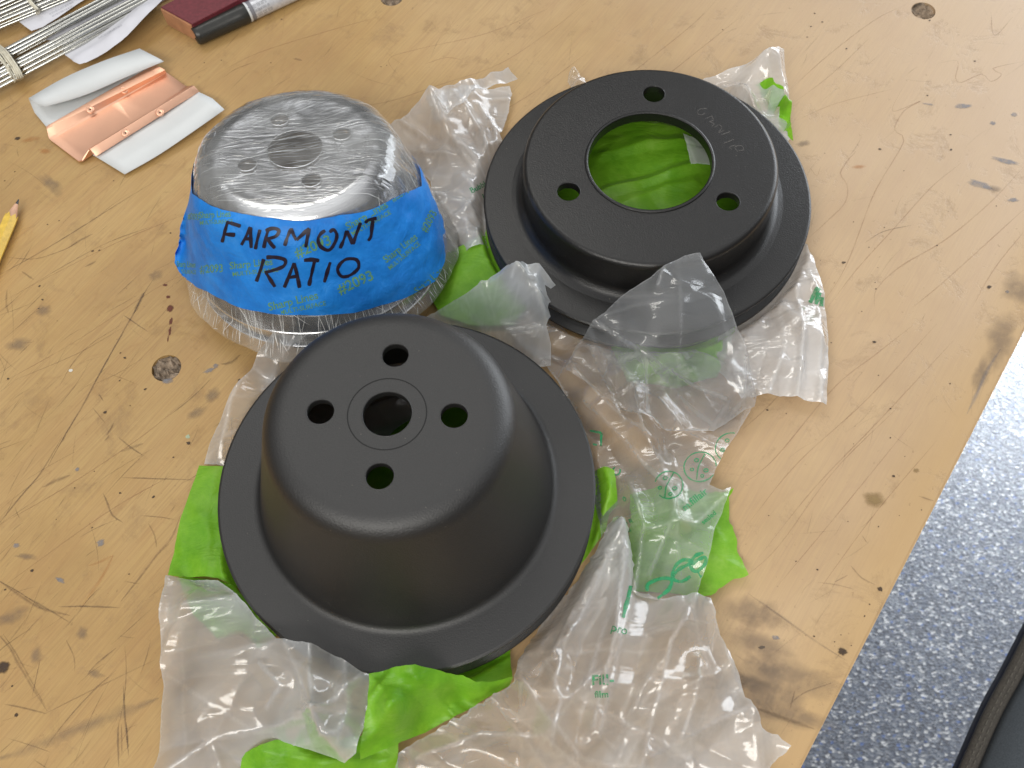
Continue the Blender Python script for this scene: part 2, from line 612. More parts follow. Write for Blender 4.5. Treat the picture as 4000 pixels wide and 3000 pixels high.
for pts, w, k in [
    ([(310, 10), (200, 190), (90, 320), (-20, 460)], .0010, 'dark'),
    ([(605, 211), (750, 216), (975, 223)], .0008, 'dark'),
    ([(515, 290), (540, 350), (560, 400), (612, 435)], .0012, 'dark'),
    ([(900, 400), (850, 520), (780, 600), (720, 680), (600, 830)], .0014, 'faint'),
    ([(-10, 990), (50, 1060), (80, 1120), (150, 1240), (235, 1375)], .0014, 'faint'),
    ([(15, 990), (75, 1080), (150, 1215), (225, 1350)], .0009, 'faint'),
    ([(20, 1340), (120, 1360), (235, 1390)], .0010, 'dark'),
    ([(590, 1430), (587, 1530), (592, 1659)], .0010, 'dark'),
    ([(615, 1250), (622, 1400), (640, 1600)], .0010, 'dark'),
    ([(605, 1440), (607, 1600)], .0008, 'faint'), ([(628, 1430), (638, 1560)], .0008, 'dark'),
    ([(230, 1385), (500, 1250), (775, 1118)], .0009, 'faint'),
    ([(290, 855), (430, 853), (600, 860)], .0010, 'dark'),
    ([(-10, 720), (100, 800), (200, 860), (350, 900)], .0018, 'faint'),
    ([(120, 800), (260, 880), (340, 930)], .0010, 'dark'),
    ([(590, 10), (650, 60), (710, 100)], .0010, 'dark'), ([(520, 30), (545, 0)], .0012, 'faint'),
    ([(210, 260), (270, 230), (350, 200)], .0026, 'faint'),
    ([(600, 80), (660, 60), (715, 42)], .0022, 'faint'),
    ([(700, 400), (810, 410), (870, 420)], .0006, 'faint'), ([(740, 440), (770, 500), (780, 560)], .0008, 'faint'),
    ([(430, 1200), (480, 1140), (580, 1060)], .0010, 'faint'), ([(200, 1120), (160, 1300)], .0006, 'faint'),
    ([(40, 1510), (180, 1555), (250, 1580)], .0006, 'faint'),
    ([(330, 1020), (370, 1110), (370, 1180)], .0008, 'faint'),
]: scratch(c3, pts, w, k)
scratch(c3, [(-30, 1620), (150, 1560), (300, 1500), (450, 1440), (560, 1400), (680, 1360), (790, 1310)], .0065, 'smear', 'stain')
scratch(c3, [(565, 600), (500, 720), (400, 860)], .0022, 'orange', 'stain')
scratch(c3, [(440, 650), (500, 630), (565, 600)], .0018, 'orange', 'stain')
for pts, w, k in [
    ([(500, 1282), (600, 1190), (692, 1095), (704, 1000), (668, 935), (720, 850), (752, 818), (700, 815)], .0009, 'grain'),
    ([(560, 1659), (700, 1430), (830, 1090), (890, 970), (1010, 760), (960, 700), (1010, 600), (1100, 545), (950, 600), (1000, 480)], .0008, 'grain'),
    ([(600, 1659), (760, 1450), (960, 1230), (1160, 1010), (1320, 880)], .0007, 'grain'),
    ([(850, 1659), (865, 1560), (990, 1440), (1240, 1290), (1480, 1090), (1659, 900)], .0009, 'grain'),
    ([(1060, 1659), (1250, 1500), (1659, 1130)], .0008, 'grain'),
    ([(1200, 340), (1300, 330), (1290, 420), (1320, 445), (1430, 400), (1480, 440), (1540, 400), (1490, 370), (1659, 330)], .0008, 'grain'),
    ([(400, 480), (600, 300), (850, 110), (1030, 20)], .0007, 'grain'),
    ([(410, 560), (620, 400), (830, 200)], .0006, 'grain'),
    ([(430, 650), (640, 560), (950, 480)], .0006, 'grain'),
    ([(800, 1310), (900, 1250), (1050, 1216)], .0005, 'dark'),
    ([(1659, 1250), (1500, 1450), (1380, 1659)], .0007, 'grain'),
    ([(1480, 60), (1500, 190), (1600, 90)], .0008, 'grain'),
    ([(500, 900), (540, 950), (560, 900)], .0007, 'grain'),
]: scratch(c7, pts, w, k, 'scratch' if k == 'dark' else 'grain_line', wob=.15)
for pts, w, k in [
    ([(0, 640), (120, 540), (330, 290), (480, 170), (620, 60)], .0008, 'grain'),
    ([(20, 780), (200, 560), (450, 330), (700, 60)], .0007, 'grain'),
    ([(60, 900), (260, 650), (500, 400), (760, 120)], .0007, 'grain'),
    ([(0, 980), (130, 860), (330, 590), (560, 360)], .0006, 'grain'),
    ([(130, 1000), (380, 700), (640, 380)], .0006, 'grain'),
    ([(260, 1040), (480, 740), (700, 480)], .0005, 'grain'),
    ([(0, 440), (90, 360), (240, 200)], .0008, 'grain'),
    ([(930, 150), (880, 230), (845, 310), (808, 385)], .0024, 'blue'),
    ([(20, 1030), (120, 1100), (260, 1200), (370, 1270)], .0013, 'smear'),
    ([(270, 990), (340, 1000), (400, 1015)], .0007, 'faint'), ([(390, 930), (430, 975), (480, 1000)], .0011, 'faint'),
    ([(330, 990), (380, 965)], .0006, 'faint'),
    ([(430, 820), (450, 850)], .0006, 'faint'), ([(635, 680), (690, 698)], .0011, 'faint'),
    ([(170, 1450), (190, 1380)], .0008, 'faint'), ([(40, 1440), (150, 1480), (260, 1520)], .0022, 'faint'),
    ([(160, 1440), (220, 1390), (330, 1350)], .0008, 'faint'),
]: scratch(c8, pts, w, k, 'grain_line' if k == 'grain' else 'scratch', wob=.15)
# grain near the top of the bench
for pts in [[(1300, 420), (1500, 400), (1720, 330), (1950, 250), (2150, 120), (2300, 0)], [(1560, 300), (1520, 230), (1640, 190), (1900, 130), (2150, 30)],
            [(1900, 470), (2100, 350), (2300, 200)], [(1000, 700), (760, 820), (430, 960), (0, 1180)], [(700, 560), (900, 500), (1300, 380)],
            [(830, 300), (1000, 210), (1250, 130), (1500, 60)], [(2300, 420), (2500, 260), (2700, 100), (2800, 0)], [(2450, 430), (2600, 300), (2900, 60)],
            [(0, 1500), (300, 1330), (620, 1120), (760, 1060)], [(0, 2050), (260, 1900), (560, 1700), (800, 1500)], [(0, 2300), (420, 2000), (720, 1830)],
            [(1660, 250), (1740, 225), (1800, 232)]]:
    scratch(ident, pts, .0008, 'grain', 'grain_line', wob=.15)
scratch(ident, [(870, 305), (920, 270), (1000, 240)], .0009, 'faint')
scratch(ident, [(1145, 228), (1180, 236)], .0022, 'faint')

# the many fine cuts of years of use, thickest at the left of the bench: joined into one part
V, F, FD = [], [], []
rq = random.Random(5)
for k in range(520):
    fx = rq.random() ** 1.7
    X, Y = fx * 2212, rq.random() * 1659
    a = rq.choice((rq.gauss(.9, .25), rq.gauss(.9, .25), rq.uniform(0, math.pi)))
    L = rq.uniform(.004, .022) * rq.choice((1, 1, 1.8))
    z = zl()
    c = P(X, Y, z)
    if (BMI @ c).y < .004: continue
    d = Vector((math.cos(a), math.sin(a), 0))
    n_ = Vector((-d.y, d.x, 0))
    bend = rq.uniform(-.12, .12)
    w_ = rq.uniform(.00012, .00036)
    st = rq.uniform(.25, .9) * (1 - .5 * fx)
    b = len(V)
    m_ = 7
    for i in range(m_ + 1):
        t = i / m_ - .5
        p = c + d * L * t + n_ * bend * L * (t * t) * 4 * .5
        e = 1 - abs(t) * 1.7
        V += [p + n_ * w_, p, p - n_ * w_]
        FD += [0, st * e, 0]
    for i in range(m_):
        q = b + 3 * i
        F += [(q, q + 1, q + 4, q + 3), (q + 1, q + 2, q + 5, q + 4)]
o = on_bench('fine_scratches', V, F, MK['dark'])
set_fade(o, FD)
o['kind'] = 'stuff'

# red-brown drip, smudges, flecks, old nail holes
for c, a, b in [((1070, 685), 1.3, .8), ((1090, 762), 1.2, 1.0), ((1102, 835), 1.6, 2.4), ((1107, 920), .9, 2.2), ((1100, 985), .7, 2.4), ((1088, 1035), .4, 1.6)]:
    blob(c2, c, a, b, 'red', name='paint_drip')
for conv, c, a, b, k, an in [
    (c2, (1010, 622), 3.6, 3.0, 'smear', .4), (c2, (1355, 1240), 2.8, 1.2, 'blue', .4), (c2, (1398, 1210), 1.5, 1.2, 'blue', 0),
    (c2, (1085, 1308), 3.0, 1.3, 'blue', 0), (c2, (1375, 1400), 4.2, 3.6, 'smear', .5), (c2, (1270, 1520), 5.0, 2.6, 'smear', .6),
    (c2, (280, 850), 4, 3, 'smear', 0), (c2, (120, 1070), 6, 4, 'smear', 0),
    (c3, (502, 536), 1.9, 1.6, 'blue', 0), (c3, (15, 1155), 2.6, 2.8, 'pit', 0), (c3, (80, 550), 1.6, 1.2, 'blue', 0),
    (c3, (130, 605), 5, 1.6, 'smear', -.2), (c3, (300, 722), 2.4, 1.0, 'blue', -.5), (c3, (410, 985), 2.4, 3, 'smear', 0),
    (c3, (180, 1100), 2.5, 4, 'smear', 0), (c3, (480, 1190), 3.4, 1.6, 'smear', -.4), (c3, (60, 900), 7, 3.5, 'smear', .4), (c3, (385, 170), 1.0, .9, 'blue', 0),
    (c8, (475, 690), 4.4, 4.0, 'olive', 0), (c8, (930, 120), 7, 16, 'smear', -.5), (c8, (860, 240), 3.5, 10, 'smear', -.5),
    (c8, (60, 1215), 13, 5, 'smear', -.35), (c8, (160, 1330), 17, 8, 'smear', -.35), (c8, (40, 1100), 12, 7, 'smear', -.3), (c8, (180, 1470), 16, 4, 'smear', -.35), (c8, (20, 1400), 15, 9, 'smear', -.3), (c8, (120, 1190), 1.8, .9, 'blue', -.4), (c8, (80, 1290), 9, 4, 'smear', -.4), (c8, (30, 1350), 7, 3, 'smear', -.4),
    (c8, (70, 1225), 1.6, .7, 'pit', 0), (c8, (150, 1400), 9, 5, 'smear', -.3), (c8, (625, 588), 1.4, 1.0, 'olive', 0),
    (c7, (1330, 572), 4.6, 2.0, 'blue', -.1), (c7, (1140, 562), 2.8, .8, 'blue', -.3), (c7, (1605, 620), 1.9, 1.4, 'blue', 0), (c7, (1490, 665), 1.7, 1.3, 'blue', 0),
    (c7, (1430, 1000), 7, 2.4, 'blue', -.5), (c7, (1500, 1020), 3.6, 2.2, 'smear', 0), (c7, (1560, 870), 7, 1.8, 'blue', -.4), (c7, (1600, 1080), 3, 1.4, 'blue', 0),
    (c7, (470, 775), 4.2, 2.0, 'smear', .2), (c7, (770, 900), 3.5, 1.2, 'orange', 0), (c7, (1570, 1575), 1.2, .8, 'blue', 0), (c7, (1640, 1560), 8, 9, 'smear', 0),
    (ident, (120, 545), 5.5, 2.0, 'orange', .2), (ident, (175, 590), 4.0, 1.8, 'orange', -.3), (ident, (68, 540), 1.7, 1.2, 'pit', .1),
    (ident, (200, 720), 10, 3.5, 'smear', -.8), (ident, (480, 150), .8, .6, 'pit', 0), (ident, (260, 305), 1.2, .7, 'blue', 0),
    (ident, (1000, 790), 3.6, 2.2, 'smear', .2)]:
    blob(conv, c, a, b, k, an)
blob(c2, (458, 1240), .9, .75, 'white', name='fleck')
blob(ident, (733, 1706), .9, .9, 'pale', name='fleck')
dots = [(c2, p, s) for p, s in [((383, 268), .5), ((307, 293), .6), ((643, 460), .7), ((600, 465), .9), ((775, 1305), .6), ((680, 1510), 1.1), ((940, 1360), .9),
                                ((780, 1125), .6), ((808, 1157), .9), ((370, 918), .3), ((52, 1293), .8), ((1105, 348), .7), ((255, 692), .9), ((275, 780), .8),
                                ((250, 838), .6), ((735, 10), .4), ((843, 1467), .4), ((1550, 1300), 1.0), ((30, 10), .6)]]
dots += [(c3, p, s) for p, s in [((765, 308), 1.0), ((598, 288), .7), ((372, 262), .5), ((643, 692), .5), ((160, 675), 1.0), ((80, 1395), 1.1), ((25, 770), .8),
                                 ((290, 720), .5), ((865, 110), .6), ((940, 40), 1.3), ((460, 460), .5), ((470, 180), .4), ((280, 420), .35), ((60, 1250), .6)]]
dots += [(c8, p, s) for p, s in [((475, 125), 1.2), ((545, 608), .9), ((497, 1015), 1.5), ((360, 1240), 2.4), ((533, 365), .6), ((490, 790), .45), ((95, 750), .4),
                                 ((270, 945), .6), ((90, 370), .7), ((158, 383), .4), ((380, 772), .35), ((430, 15), .4), ((320, 128), .5), ((258, 1185), .6),
                                 ((533, 470), .55), ((748, 275), .5), ((458, 1070), .5), ((440, 1112), .5), ((392, 1218), .4), ((332, 1205), .4), ((355, 1180), .35),
                                 ((490, 245), .5), ((645, 730), .4), ((193, 915), .4), ((565, 750), .3), ((400, 492), .3), ((585, 537), .35)]]
dots += [(c7, p, s) for p, s in [((528, 72), .8), ((570, 118), .8), ((508, 143), .8), ((488, 200), .7), ((700, 263), .9), ((1393, 330), .9), ((1138, 515), .8),
                                 ((880, 805), 1.1), ((1265, 808), 1.0), ((1262, 727), .8), ((1010, 922), .4), ((738, 1198), .4), ((822, 1335), .5), ((685, 1418), 1.2),
                                 ((1190, 1325), .6), ((1472, 1550), 1.5), ((583, 827), .4), ((1510, 1112), .5), ((855, 1525), .4), ((32, 160), .5), ((1250, 1140), .3),
                                 ((1150, 110), .9), ((905, 1228), .5), ((560, 1405), .3), ((870, 1445), .3), ((860, 1560), .6)]]
dots += [(ident, p, s) for p, s in [((1000, 82), .5), ((920, 75), .5), ((1100, 75), .7), ((1058, 245), .5), ((865, 235), .5), ((445, 706), .4), ((58, 670), .6),
                                    ((1488, 260), .5), ((1510, 255), .4), ((1985, 210), .4), ((1900, 230), .3), ((2030, 90), .4), ((1290, 395), .5), ((798, 245), .5)]]
for conv, c, s in dots:
    blob(conv, c, s * .85, s * .62, 'pit', rnd.uniform(-.5, .8), 'nail_hole', .4)


# ------------------------------------------------------------------ turned parts
def lathe(profile, seg=128, cap=False):
    """profile [(r, z)...]; returns verts, faces"""
    vs, fs = [], []
    n = len(profile)
    for i in range(seg):
        a = 2 * math.pi * i / seg
        for r, z in profile:
            vs.append((r * math.cos(a), r * math.sin(a), z))
    for i in range(seg):
        j = (i + 1) % seg
        for k in range(n - 1):
            fs.append((i * n + k, j * n + k, j * n + k + 1, i * n + k + 1))
    return vs, fs


def fillet(pts, radii, n=7):
    """round the corners of an open polyline in 2-D"""
    out = [pts[0]]
    for i in range(1, len(pts) - 1):
        r = radii.get(i, 0)
        p, a, b = Vector(pts[i]), Vector(pts[i - 1]), Vector(pts[i + 1])
        if r <= 0:
            out.append(tuple(p))
            continue
        da, db = (a - p), (b - p)
        la, lb = da.length, db.length
        da.normalize()
        db.normalize()
        ang = da.angle(db)
        cut = min(r / math.tan(ang / 2), la * .49, lb * .49)
        s, e = p + da * cut, p + db * cut
        for k in range(n + 1):
            t = k / n
            out.append(tuple(s * (1 - t) ** 2 + p * 2 * t * (1 - t) + e * t * t))
    out.append(pts[-1])
    return out


def cut_holes(me_obj, cutters, depth=.012, zc=0):
    for (x, y, r) in cutters:
        bm = bmesh.new()
        bmesh.ops.create_cone(bm, cap_ends=True, segments=40, radius1=r, radius2=r, depth=depth)
        bmesh.ops.translate(bm, vec=(x, y, zc), verts=bm.verts)
        cm = bpy.data.meshes.new('cut')
        bm.to_mesh(cm)
        bm.free()
        co = bpy.data.objects.new('cut', cm)
        COL.objects.link(co)
        bpy.context.view_layer.update()
        co.matrix_world = me_obj.matrix_world.copy()
        md = me_obj.modifiers.new('b', 'BOOLEAN')
        md.operation = 'DIFFERENCE'
        md.object = co
        bpy.context.view_layer.update()
        dg = bpy.context.evaluated_depsgraph_get()
        nm = bpy.data.meshes.new_from_object(me_obj.evaluated_get(dg))
        me_obj.modifiers.clear()
        me_obj.data = nm
        bpy.data.objects.remove(co)


def closed_lathe_obj(name, prof, mat, parent, seg=144):
    vs, fs = lathe(prof + [prof[0]], seg)
    me = mesh(name, vs, fs)
    bm = bmesh.new()
    bm.from_mesh(me)
    bmesh.ops.remove_doubles(bm, verts=bm.verts, dist=1e-6)
    bmesh.ops.recalc_face_normals(bm, faces=bm.faces)
    bm.to_mesh(me)
    bm.free()
    return link(name, me, mat, parent)


def autosmooth(o, ang=32):
    me = o.data
    me.polygons.foreach_set('use_smooth', [True] * len(me.polygons))
    bm = bmesh.new()
    bm.from_mesh(me)
    for e in bm.edges:
        if len(e.link_faces) == 2 and e.calc_face_angle(0) > R(ang):
            e.smooth = False
    bm.to_mesh(me)
    bm.free()


def tiltmat(c, a, b):
    return Matrix.Translation(c) @ Matrix.Rotation(a, 4, 'X') @ Matrix.Rotation(b, 4, 'Y')


def vgroove(R_, zt, zb):
    """outer rim with a belt groove, going down from the upper flange"""
    t = .0016
    zm = (zt + zb) / 2
    return [(R_, zt - .0006), (R_, zt - t), (R_ - .0008, zt - t - .0006), (R_ - .0095, zm + .0018), (R_ - .0095, zm - .0018),
            (R_ - .0008, zb + t + .0006), (R_, zb + t), (R_, zb + .0006), (R_ - .0006, zb)]


# --- front pulley: a deep bell with four bolt holes round a piloted bore
A_M = tiltmat(Vector((-.0487, .1436, .0200)), R(-1.353), R(1.315))
pulA = empty('water_pump_pulley')
pulA.matrix_world = A_M
props(pulA, 'charcoal coated pulley with deep bell hub and four bolt holes, nearest the camera', 'pulley')
H = .0684
outer = fillet([(.0092, H), (.0462, H), (.0640, .0002), (.0815, 0), (.0825, -.0006)],
               {1: .0115, 2: .0045, 3: .001}, 14)
inner = [(.0805, -.0165), (.0700, -.0165), (.0690, -.0040), (.0615, -.0030), (.0445, H - .008), (.0380, H - .0035), (.0092, H - .0035)]
prof = outer[:-1] + vgroove(.0825, 0, -.0165) + inner
bodyA = closed_lathe_obj('bell', prof, M_black, pulA)
rot = R(-6)
cutsA = [(.0250 * math.cos(R(a)), .0250 * math.sin(R(a)), .0051) for a in (83, 174.5, -5.5, -96)]
cut_holes(bodyA, cutsA, .02, H)
autosmooth(bodyA, 35)
# scribed ring round the bore
vs, fs = lathe([(.01450, H + .00002), (.01453, H + .00008), (.01492, H + .00008), (.01495, H + .00002)], 96)
link('scribed_ring', mesh('scribed_ring', vs, fs), plain('scribe_dark', (.006, .006, .006), .7), pulA)
# bright arrises of holes
def ring_part(name, parent, x, y, r, z, mat, w=.00035, h=.00012):
    vs, fs = lathe([(r - .0001, z - .0012), (r + .0, z + h * .5), (r + w * .5, z + h), (r + w, z + .00002)], 48)
    vs = [(a + x, b + y, c) for a, b, c in vs]
    return link(name, mesh(name, vs, fs), mat, parent)
M_arris = plain('worn_arris', (.10, .098, .095), .4, .2)
for x, y, r in cutsA + [(0, 0, .0092)]:
    ring_part('hole_rim', pulA, x, y, r, H, M_black)

# --- rear pulley: shallow stepped crown with a wide bore and three bolt holes
B_M = tiltmat(Vector((.0748, .2927, .0180)), R(-.795), R(-.879))
pulB = empty('crankshaft_pulley')
pulB.matrix_world = B_M
props(pulB, 'black coated pulley with wide centre bore and three bolt holes, farther back on green film', 'pulley')
HB = .0243
outer = fillet([(.0308, HB), (.0605, HB), (.0622, HB - .002), (.0625, .004), (.0655, .0008), (.0690, 0), (.0822, -.0004), (.0832, -.0010)],
               {1: .0045, 2: .004, 3: .006, 4: .005, 5: .003, 6: .0015}, 9)
inner = [(.081, -.0145), (.0680, -.0145), (.0650, -.0050), (.0590, 0.0), (.0585, HB - .006), (.056, HB - .0035), (.0308, HB - .0050)]
vg = vgroove(.0832, -.0006, -.0145)
profB = outer[:-1] + vg + inner
bodyB = closed_lathe_obj('stepped_body', profB, M_black2, pulB)
cutsB = [(.0437 * math.cos(R(a)), .0437 * math.sin(R(a)), .0055) for a in (80, 200, -40)]
cut_holes(bodyB, cutsB, .02, HB)
autosmooth(bodyB, 35)
# raised lip round the bore, and the bright arrises
vs, fs = lathe(fillet([(.0300, HB - .0049), (.0300, HB + .0006), (.0309, HB + .0009), (.0316, HB + .0005), (.0318, HB - .0002)], {1: .0005, 2: .0005, 3: .0005}, 4), 128)
link('bore_lip', mesh('bore_lip', vs, fs), M_black2, pulB)
for x, y, r in cutsB:
    ring_part('hole_rim', pulB, x, y, r, HB, M_black2)

# --- aluminium pulley, wrapped, leaning back a little
C_M = tiltmat(Vector((-.0925, .2790, .0195)), R(-8.0), R(1.5))
pulC = empty('silver_pulley')
pulC.matrix_world = C_M
props(pulC, 'bright machined aluminium pulley inside clear stretch wrap and blue tape', 'pulley')
HC = .0560
outer = fillet([(.0125, HC), (.0390, HC), (.0445, HC - .006), (.0510, .0006), (.0530, 0), (.0620, 0), (.0625, -.0006)],
               {1: .009, 2: .010, 3: .004, 4: .003, 5: .001}, 9)
inner = [(.0600, -.0120), (.0520, -.0120), (.0500, -.0035), (.0475, -.0030), (.0400, HC - .010), (.0340, HC - .0035), (.0125, HC - .0035)]
profC = outer[:-1] + vgroove(.0625, 0, -.0120) + inner
bodyC = closed_lathe_obj('bell', profC, M_alu, pulC)
cutsC = [(.0225 * math.cos(R(a)), .0225 * math.sin(R(a)), .0043) for a in (113, 203, -67, 23)]
cut_holes(bodyC, cutsC, .02, HC)
autosmooth(bodyC, 35)
M_bright = plain('bright_chamfer', (.85, .86, .88), .25, 1.0, 200, .03)
for x, y, r in cutsC + [(0, 0, .0125)]:
    ring_part('hole_chamfer', pulC, x, y, r - .0002, HC, M_bright, .0005, .0002)


# ------------------------------------------------------------------ stretch wrap round the silver pulley
def shell_r(z, th):
    """wrap radius in the pulley's frame"""
    w = noise.fractal(Vector((math.cos(th) * 2.2, math.sin(th) * 2.2, z * 30)), 1, 2, 4)
    fine = noise.noise(Vector((th * 9, z * 120, 3)))
    t = max(0, min(1, (HC + .001 - z) / (HC + .012)))
    base = .0455 + (.0665 - .0455) * t ** .92
    return base + .0012 * w + .0004 * fine


def wrap_shell():
    vs, fs = [], []
    na, nz = 180, 34
    # cap rings then wall rings
    rings = []
    for k in range(9):
        rings.append(('c', k / 9))
    for k in range(nz):
        rings.append(('w', k / (nz - 1)))
    for kind, t in rings:
        for i in range(na):
            th = 2 * math.pi * i / na
            if kind == 'c':
                r = .041 * t + .0003
                z = HC + .0012 - .0010 * t ** 4 + .0003 * noise.noise(Vector((r * math.cos(th) * 120, r * math.sin(th) * 50, 1)))
            else:
                z = HC - .0005 - (HC + .010) * t
                r = shell_r(z, th)
                if t < .14:
                    s = t / .14
                    r = .041 + (r - .041) * math.sqrt(max(0, 1 - (1 - s) ** 2))
                if t > .85:
                    r += .003 * (t - .85) / .15 * (1 + noise.noise(Vector((th * 3, 0, 5))))
            vs.append((r * math.cos(th), r * math.sin(th), z))
    n = len(rings)
    for k in range(n - 1):
        for i in range(na):
            j = (i + 1) % na
            fs.append((k * na + i, (k + 1) * na + i, (k + 1) * na + j, k * na + j))
    return vs, fs


svs, sfs = wrap_shell()
wrap = link('stretch_wrap', mesh('stretch_wrap', svs, sfs), M_wrap)
wrap.matrix_world = C_M
props(wrap, 'clear stretch wrap drawn tight over the silver pulley', 'stretch wrap')
shell_bvh = BVHTree.FromPolygons([C_M @ Vector(v) for v in svs], sfs)

# streaks where the wrap is stretched: thin wrinkles joined into one part
M_streak = mark_mat('stretched_wrinkle', (.9, .92, .92), .75, .6, 600, .15)
CI = C_M.inverted()
qv, qf = [], []
rs = random.Random(11)
def streak(p0, d, L, w):
    """p0,d in pulley-frame top plan; follow the wrap by dropping onto it"""
    n = 12
    prev = None
    pts = []
    bend = rs.uniform(-.15, .15)
    for i in range(n + 1):
        t = i / n
        ang = math.atan2(d[1], d[0]) + bend * t
        x = p0[0] + math.cos(ang) * L * t
        y = p0[1] + math.sin(ang) * L * t
        h = shell_bvh.ray_cast(C_M @ Vector((x, y, .2)), (C_M.to_3x3() @ Vector((0, 0, -1))))
        if h[0] is None: break
        pts.append((CI @ (h[0] + h[1] * (.00012 if h[1].z > 0 else -.00012))))
    if len(pts) < 4: return
    b = len(qv)
    for i, p in enumerate(pts):
        t = i / (len(pts) - 1)
        a, c = pts[max(0, i - 1)], pts[min(len(pts) - 1, i + 1)]
        dd = (c - a).normalized()
        side = dd.cross(Vector((p.x * 6, p.y * 6, .6)).normalized()).normalized()
        ww = w * .5 * math.sin(math.pi * min(.97, max(.03, t)))
        qv.append(p + side * ww)
        qv.append(p - side * ww)
    for i in range(len(pts) - 1):
        qf.append((b + 2 * i, b + 2 * i + 1, b + 2 * i + 3, b + 2 * i + 2))
for i in range(300):
    th = rs.uniform(0, 2 * math.pi)
    rr = .062 * math.sqrt(rs.random())
    x, y = rr * math.cos(th), rr * math.sin(th)
    if rr < .045:
        # across the top, fanning from lower left to upper right
        ang = R(4) + .55 * (y / .05) * (-.4 if x > 0 else .9) + rs.gauss(0, .13)
        streak((x, y), (math.cos(ang), math.sin(ang)), rs.uniform(.004, .022), rs.uniform(.00007, .00018))
    else:
        ang = th + rs.choice((1, -1)) * rs.uniform(.1, 1.3)
        streak((x, y), (math.cos(ang), math.sin(ang)), rs.uniform(.004, .014), rs.uniform(.0001, .00025))
for i in range(190):
    th = R(rs.uniform(-165, -15))
    rr = rs.uniform(.058, .069)
    streak((rr * math.cos(th), rr * math.sin(th)), (math.cos(th + rs.gauss(0, .5)), math.sin(th + rs.gauss(0, .5))), rs.uniform(.003, .009), rs.uniform(.0001, .0003))
for i in range(60):
    # bundled strands sweeping over the cap from its left rim
    t0 = rs.uniform(-.03, .03)
    streak((rs.uniform(-.038, .01), t0), (math.cos(.25 + t0 * 8), math.sin(.25 + t0 * 8)), rs.uniform(.012, .03), rs.uniform(.00008, .0002))
link('wrinkle', mesh('wrinkle', qv, qf), M_streak, wrap, False)['kind'] = 'stuff'


# ------------------------------------------------------------------ blue tape laid across the front of the wrap
def nearest_on_shell(X, Y):
    o, d = ray(X, Y)
    d = d.normalized()
    h = shell_bvh.ray_cast(o, d)
    if h[0] is not None:
        return h[0], h[1] if h[1].dot(d) < 0 else -h[1]
    best = None
    for t in np.linspace(.35, .6, 60):
        q = shell_bvh.find_nearest(o + d * float(t))
        if q[0] is not None and (best is None or q[3] < best[0]):
            best = (q[3], o + d * float(t), q[1])
    n = best[2]
    c = C_M @ Vector((0, 0, .02))
    if n.dot(best[1] - c) < 0: n = -n
    return best[1], n


def poly_at(pts, u):
    L = [0]
    for a, b in zip(pts[:-1], pts[1:]):
        L.append(L[-1] + math.hypot(b[0] - a[0], b[1] - a[1]))
    s = u * L[-1]
    for i in range(len(pts) - 1):
        if s <= L[i + 1] or i == len(pts) - 2:
            t = (s - L[i]) / (L[i + 1] - L[i])
            return (pts[i][0] + (pts[i + 1][0] - pts[i][0]) * t, pts[i][1] + (pts[i + 1][1] - pts[i][1]) * t)


def crv(pts, n=80):
    L = smooth_line([Vector((x, y, 0)) for x, y in pts], 4)
    return [(p.x, p.y) for p in L]


def build_tape():
    top = crv([(421, 416), (450, 436), (495, 449), (560, 464), (640, 470), (720, 464), (790, 449), (850, 424), (905, 402)])
    bot = crv([(385, 566), (396, 592), (440, 622), (500, 650), (560, 668), (640, 676), (720, 675), (800, 662), (870, 641), (935, 607)])
    nu, nv = 130, 40
    G = {}
    for i in range(nu + 1):
        u = i / nu
        a, b = poly_at(top, u), poly_at(bot, u)
        for j in range(nv + 1):
            v = j / nv
            # the two short edges bow outwards and are torn
            bow = math.sin(math.pi * v) * (8 * max(0, (.12 - u) / .12) * -.6 + 18 * max(0, (u - .8) / .2))
            tear = (3.0 * noise.noise(Vector((v * 14, 2, 0))) if i == nu else 0) + (2.5 * noise.noise(Vector((v * 11, 7, 0))) if i == 0 else 0)
            X = a[0] + (b[0] - a[0]) * v + bow + tear
            Y = a[1] + (b[1] - a[1]) * v
            p, n = nearest_on_shell(X, Y)
            G[i, j] = (p, n)
    # ease the depth, so the tape bridges small dents
    pts = {k: v[0].copy() for k, v in G.items()}
    for it in range(3):
        q = dict(pts)
        for i in range(1, nu):
            for j in range(1, nv):
                q[i, j] = pts[i, j] * .5 + (pts[i - 1, j] + pts[i + 1, j] + pts[i, j - 1] + pts[i, j + 1]) * .125
        pts = q
    vs, fs = [], []
    cols = []
    ax = C_M.to_3x3() @ Vector((0, 0, 1))
    oc = C_M.translation
    ext = 6
    for i in range(-ext, nu + ext + 1):
        for j in range(nv + 1):
            ii = max(0, min(nu, i))
            p = pts[ii, j]
            rel = p - oc
            axial = ax * rel.dot(ax)
            rad = (rel - axial)
            if i != ii:
                rad = Matrix.Rotation(R(4.0) * (i - ii) * 1.0, 3, ax) @ rad
                rad = rad * (1 - .004 * abs(i - ii))
            p = oc + axial + rad
            rn = rad.normalized()
            w = noise.fractal(p * 60, 1, 2, 4) * .0009 + .0007 * abs(noise.noise(Vector((p.x * 45, p.y * 45, p.z * 130))))
            vs.append(p + rn * (.0012 + w))
    n = nv + 1
    m = nu + 2 * ext + 1
    for i in range(m - 1):
        for j in range(nv):
            fs.append((i * n + j, i * n + j + 1, (i + 1) * n + j + 1, (i + 1) * n + j))
    return vs, fs


tvs, tfs = build_tape()
tape = empty('masking_tape', tuple(C_M.translation))
props(tape, 'blue masking tape lettered FAIRMONT RATIO by hand, stuck round the wrapped pulley', 'tape')
link('tape_strip', mesh('tape_strip', local(tape, tvs), tfs), M_tape, tape)
tape_bvh = BVHTree.FromPolygons(tvs, tfs)


